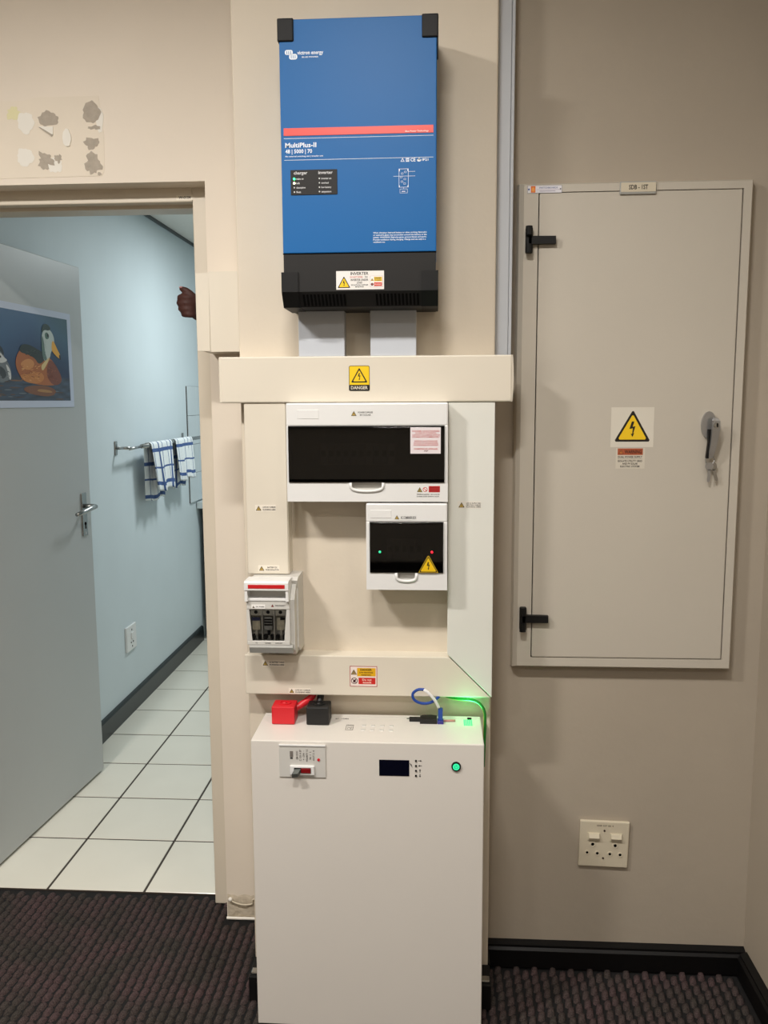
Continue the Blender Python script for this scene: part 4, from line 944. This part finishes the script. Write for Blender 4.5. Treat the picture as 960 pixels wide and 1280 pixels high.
# ================================================================ KITCHEN THINGS
# rail and two checked towels (left wall, x = -1.452)
rl = thing('towel_rail', 'steel towel rail on the pale blue kitchen wall', 'rail', (-1.452, 4.3, 1.26))
RX, RZ = -1.385, 1.262
obj('bar', T([(RX, 3.93, RZ), (RX, 4.95, RZ)], .0105, 12), 'steel', rl, smooth=True)
obj('bar_end', T([(RX, 3.775, RZ-.004), (RX, 3.93, RZ)], .0065, 10), 'steel', rl, smooth=True)
for y in (3.775, 4.80):
    b = obj('bracket', T([(-1.450, y, RZ), (RX, y, RZ)], .007, 10), 'steel', rl, smooth=True)
    obj('bracket_plate', B(-1.452, -1.446, y-.014, y+.014, RZ-.032, RZ+.032, bev=.003), 'steel', b)
def towel(y0, y1, zf, zb_, label, seed):
    t = thing('kitchen_towel', label, 'towel', (RX, (y0+y1)/2, RZ), 'checked towels on the rail')
    rnd = random.Random(seed); nu, nv = 40, 60
    V, F, C = [], [], []
    Lf, Lb, r = RZ-zf, RZ-zb_, .0135
    tot = Lf+Lb+math.pi*r
    white, blue = (232, 236, 238), (58, 86, 140)
    for j in range(nv+1):
        s = tot*j/nv
        for i in range(nu+1):
            u = i/nu
            if s < Lf: x, z, hang = RX+r, RZ-(Lf-s), (Lf-s)/Lf
            elif s < Lf+math.pi*r: a = (s-Lf)/r; x, z, hang = RX+r*math.cos(a), RZ+r*math.sin(a), 0
            else: x, z, hang = RX-r, RZ-(s-Lf-math.pi*r), (s-Lf-math.pi*r)/Lb
            sgn = 1 if s < Lf+math.pi*r/2 else -1
            fold = .010*math.sin(u*19+seed)+.006*math.sin(u*33+seed*2)
            x += sgn*(max(0, fold)+.002)*(.35+.9*hang) + (.012*hang if sgn > 0 else 0)
            y = y0+(y1-y0)*(u*(1-.12*hang)+.06*hang) + .012*hang*math.sin(seed+3*u)
            z += .006*hang*math.sin(u*9+seed)
            V.append((x, y, z))
    for j in range(nv):
        for i in range(nu):
            k = j*(nu+1)+i; F.append((k, k+1, k+nu+2, k+nu+1))
            C.append(1 if i % 8 == 4 or j % 9 == 3 or (j % 18 == 4) else 0)
    me = bpy.data.meshes.new('cloth'); c = Vector((RX, (y0+y1)/2, RZ)); me.from_pydata([Vector(v)-c for v in V], [], F)
    me.materials.append(M['towel_white']); me.materials.append(M['towel_blue'])
    for p, q in zip(me.polygons, C): p.material_index = q; p.use_smooth = True
    o = bpy.data.objects.new('cloth', me); link(o, t, c)
    md = o.modifiers.new('thickness', 'SOLIDIFY'); md.thickness = .003; md.offset = 0
mat('towel_white', (228, 232, 232), .9, vary=.03, vscale=80, bump=.4, bscale=300); mat('towel_blue', (66, 92, 142), .9, vary=.05, vscale=80, bump=.4, bscale=300)
towel(4.015, 4.345, 1.035, .985, 'blue and white checked towel, nearer of two on the rail', 1.3)
towel(4.415, 4.715, 1.055, 1.01, 'blue and white checked towel, farther of two on the rail', 2.9)
# kitchen socket
t = thing('wall_socket', 'white socket plate low on the pale blue kitchen wall', 'socket', (-1.452, 3.848, .36))
obj('plate', B(-1.452, -1.441, 3.785, 3.910, .300, .420, bev=.003), 'white_plastic', t)
obj('rocker', B(-1.442, -1.436, 3.835, 3.865, .355, .385, bev=.002), 'white_plastic', t)
for y, z in ((3.848, .398), (3.835, .338), (3.862, .338), (3.848, .318)): obj('pin_hole', T([(-1.4405, y, z), (-1.4398, y, z)], .0045, 10), 'hole', t)
# kitchen counter in the far corner
kc = thing('kitchen_cabinet', 'white kitchen base cabinet in the far corner beyond the door', 'cabinet', (-.95, 5.35, 0))
obj('carcass', B(-1.425, -.30, 5.085, 5.648, .105, .825), 'cabinet_white', kc)
for x0, x1 in ((-1.420, -.865), (-.860, -.305)):
    d_o = obj('cabinet_door', B(x0, x1, 5.065, 5.085, .108, .820, bev=.002), 'cabinet_white', kc)
    obj('door_handle', T([(x1-.05, 5.045, .60), (x1-.05, 5.045, .74)], .005, 8), 'steel', d_o)
obj('plinth', B(-1.40, -.32, 5.12, 5.648, 0, .105), 'cabinet_plinth', kc)
o = obj('worktop', B(-1.447, -.28, 5.03, 5.648, .826, .868, bev=.004), 'cabinet_white'); o['label'] = 'pale worktop on the white kitchen cabinet'; o['category'] = 'worktop'

# ---- person behind the door jamb, one raised hand in view ---------------------------
pe = thing('person', 'person hidden behind the door frame, raised dark fist showing at its edge', 'person', (-.25, 2.86, 0))
def remeshed(name, bm, m, parent, voxel, label=None, sm=6):
    o = obj(name, bm, m, parent, label, smooth=True)
    r = o.modifiers.new('skin', 'REMESH'); r.mode = 'VOXEL'; r.voxel_size = voxel; r.use_smooth_shade = True
    s = o.modifiers.new('soft', 'SMOOTH'); s.iterations = sm; s.factor = .5
    return o
def limb(bm, pts, rs, seg=14):
    P = smooth_path(pts, 4); n = len(P)-1; R = []
    for i in range(n+1):
        t = i/n*(len(rs)-1); k = min(int(t), len(rs)-2); R.append(rs[k]+(rs[k+1]-rs[k])*(t-k))
    tube(bm, P, R, seg); ball(bm, pts[0], rs[0]); ball(bm, pts[-1], rs[-1])
bx, by = -.22, 2.86
body = bmesh.new()
limb(body, [(bx, by, 1.46), (bx, by-.01, 1.53), (bx, by-.02, 1.58)], [.058, .052, .055])
ball(body, (bx, by-.025, 1.655), .098, (.80, .98, 1.18), 20, 14); ball(body, (bx-.012, by-.06, 1.595), .05, (.95, .9, .8))
ball(body, (bx-.02, by-.122, 1.645), .015, (.8, 1.0, 1.4)); ball(body, (bx-.005, by-.108, 1.605), .017, (1.6, .8, .5))
for s in (-1, 1):
    ball(body, (bx+s*.078, by-.015, 1.65), .022, (.4, .8, 1.3))
# torso and the lowered left arm, legs
limb(body, [(bx, by, .92), (bx, by, 1.10), (bx, by, 1.30), (bx, by, 1.42)], [.135, .120, .140, .110], 18)
limb(body, [(bx+.17, by, 1.40), (bx+.22, by+.01, 1.12), (bx+.20, by-.08, .88)], [.052, .042, .030]); ball(body, (bx+.20, by-.10, .82), .042, (.6, .9, 1.3))
for s in (-1, 1): limb(body, [(bx+s*.09, by, .90), (bx+s*.10, by-.01, .50), (bx+s*.10, by+.02, .09)], [.088, .058, .042]); ball(body, (bx+s*.10, by-.05, .045), .05, (.8, 2.0, .8))
# raised right arm up to the wrist, then palm, four curled fingers and thumb
sh_, el, wr = (bx-.16, by-.03, 1.395), (-.435, 2.665, 1.535), (-.668, 2.560, 1.700)
limb(body, [sh_, el], [.050, .042]); limb(body, [el, (-.55, 2.615, 1.616), wr], [.041, .037, .026])
ball(body, (-.712, 2.552, 1.748), .034, (.85, .50, 1.15), 14, 10); ball(body, (-.690, 2.555, 1.725), .030, (1.0, .60, 1.0), 14, 10)
for k in range(4):
    z = 1.776-k*.0165; f = (0, .004, .002, -.004)[k]; L_ = (.98, 1.05, 1.0, .85)[k]; y = 2.553
    P_ = [(-.718+k*.003, y+.006, z+.001), (-.742-f*L_, y+.004, z+.002), (-.760*1-f+k*.002, y-.010, z), (-.752-f+k*.002, y-.028, z-.002), (-.734+k*.002, y-.032, z-.004), (-.722+k*.002, y-.024, z-.004)]
    tube(body, smooth_path(P_, 3), [.0090]*(3*5+1), 10); ball(body, P_[0], .009); ball(body, P_[-1], .0085)
thumb = [(-.700, 2.545, 1.752), (-.716, 2.532, 1.775), (-.734, 2.528, 1.792), (-.751, 2.530, 1.799)]
tube(body, smooth_path(thumb, 3), [.0125, .012, .0115, .0112, .011, .0105, .0102, .0098, .0092, .0082], 10); ball(body, thumb[-1], .0082)
remeshed('body', body, 'skin', pe, .0045, sm=3)
obj('thumbnail', ball(bmesh.new(), (-.7515, 2.5255, 1.803), .0058, (1.1, .8, .5), 8, 6), (lambda: (mat('nail', (206, 150, 150), .3, vary=.02), 'nail')[1])(), pe, smooth=True)
sh2 = bmesh.new()
limb(sh2, [(bx, by, .90), (bx, by, 1.10), (bx, by, 1.30), (bx, by, 1.425)], [.152, .138, .158, .115], 20)
limb(sh2, [(bx-.06, by, 1.40), sh_, tuple((Vector(sh_)*.35+Vector(el)*.65))], [.09, .066, .058]); limb(sh2, [(bx+.06, by, 1.40), (bx+.17, by, 1.40), (bx+.205, by, 1.20)], [.09, .066, .056])
remeshed('shirt', sh2, 'shirt', pe, .010)
tr2 = bmesh.new()
for s in (-1, 1): limb(tr2, [(bx+s*.075, by, .93), (bx+s*.095, by, .70), (bx+s*.10, by-.01, .48), (bx+s*.10, by+.02, .09)], [.120, .098, .076, .066])
remeshed('trousers', tr2, 'trouser', pe, .010)
for s in (-1, 1): obj('shoe', B(bx+s*.10-.048, bx+s*.10+.048, by-.17, by+.08, 0, .075, bev=.025, seg=3), 'black_matt', pe, smooth=True)
hr = bmesh.new(); ball(hr, (bx, by-.012, 1.685), .098, (.86, 1.02, 1.02), 20, 12); obj('hair', hr, 'hair', pe, smooth=True)
for s in (-1, 1): obj('eye', ball(bmesh.new(), (bx+s*.032, by-.108, 1.665), .010), 'eye', pe, smooth=True)
obj('wrist_strap', T([(Vector(wr)+Vector((-.012, .004, .006)))[:], (Vector(wr)+Vector((.010, -.005, -.008)))[:]], .0315, 16), 'black_rubber', pe, 'black wrist strap', smooth=True)

# ================================================================ CEILING LAMPS (out of view)
for i, (lx, ly, lp, ls) in enumerate(LAMPS):
    t = thing('ceiling_light', 'slim rectangular white ceiling light, %s' % ('front row, left', 'front row, middle', 'front row, right', 'second row, left', 'second row, middle', 'rear right corner')[i], 'lamp', (lx, ly, ROOM_H), 'office ceiling lights')
    bm = bmesh.new(); box(bm, lx-.21, lx+.21, ly-.09, ly+.09, ROOM_H-.030, ROOM_H)
    obj('housing', bm, 'lamp_housing', t)
t = thing('ceiling_light', 'square kitchen ceiling light', 'lamp', (-.55, 4.35, 2.402))
obj('housing', B(-.71, -.39, 4.19, 4.51, 2.375, 2.402), 'lamp_housing', t)
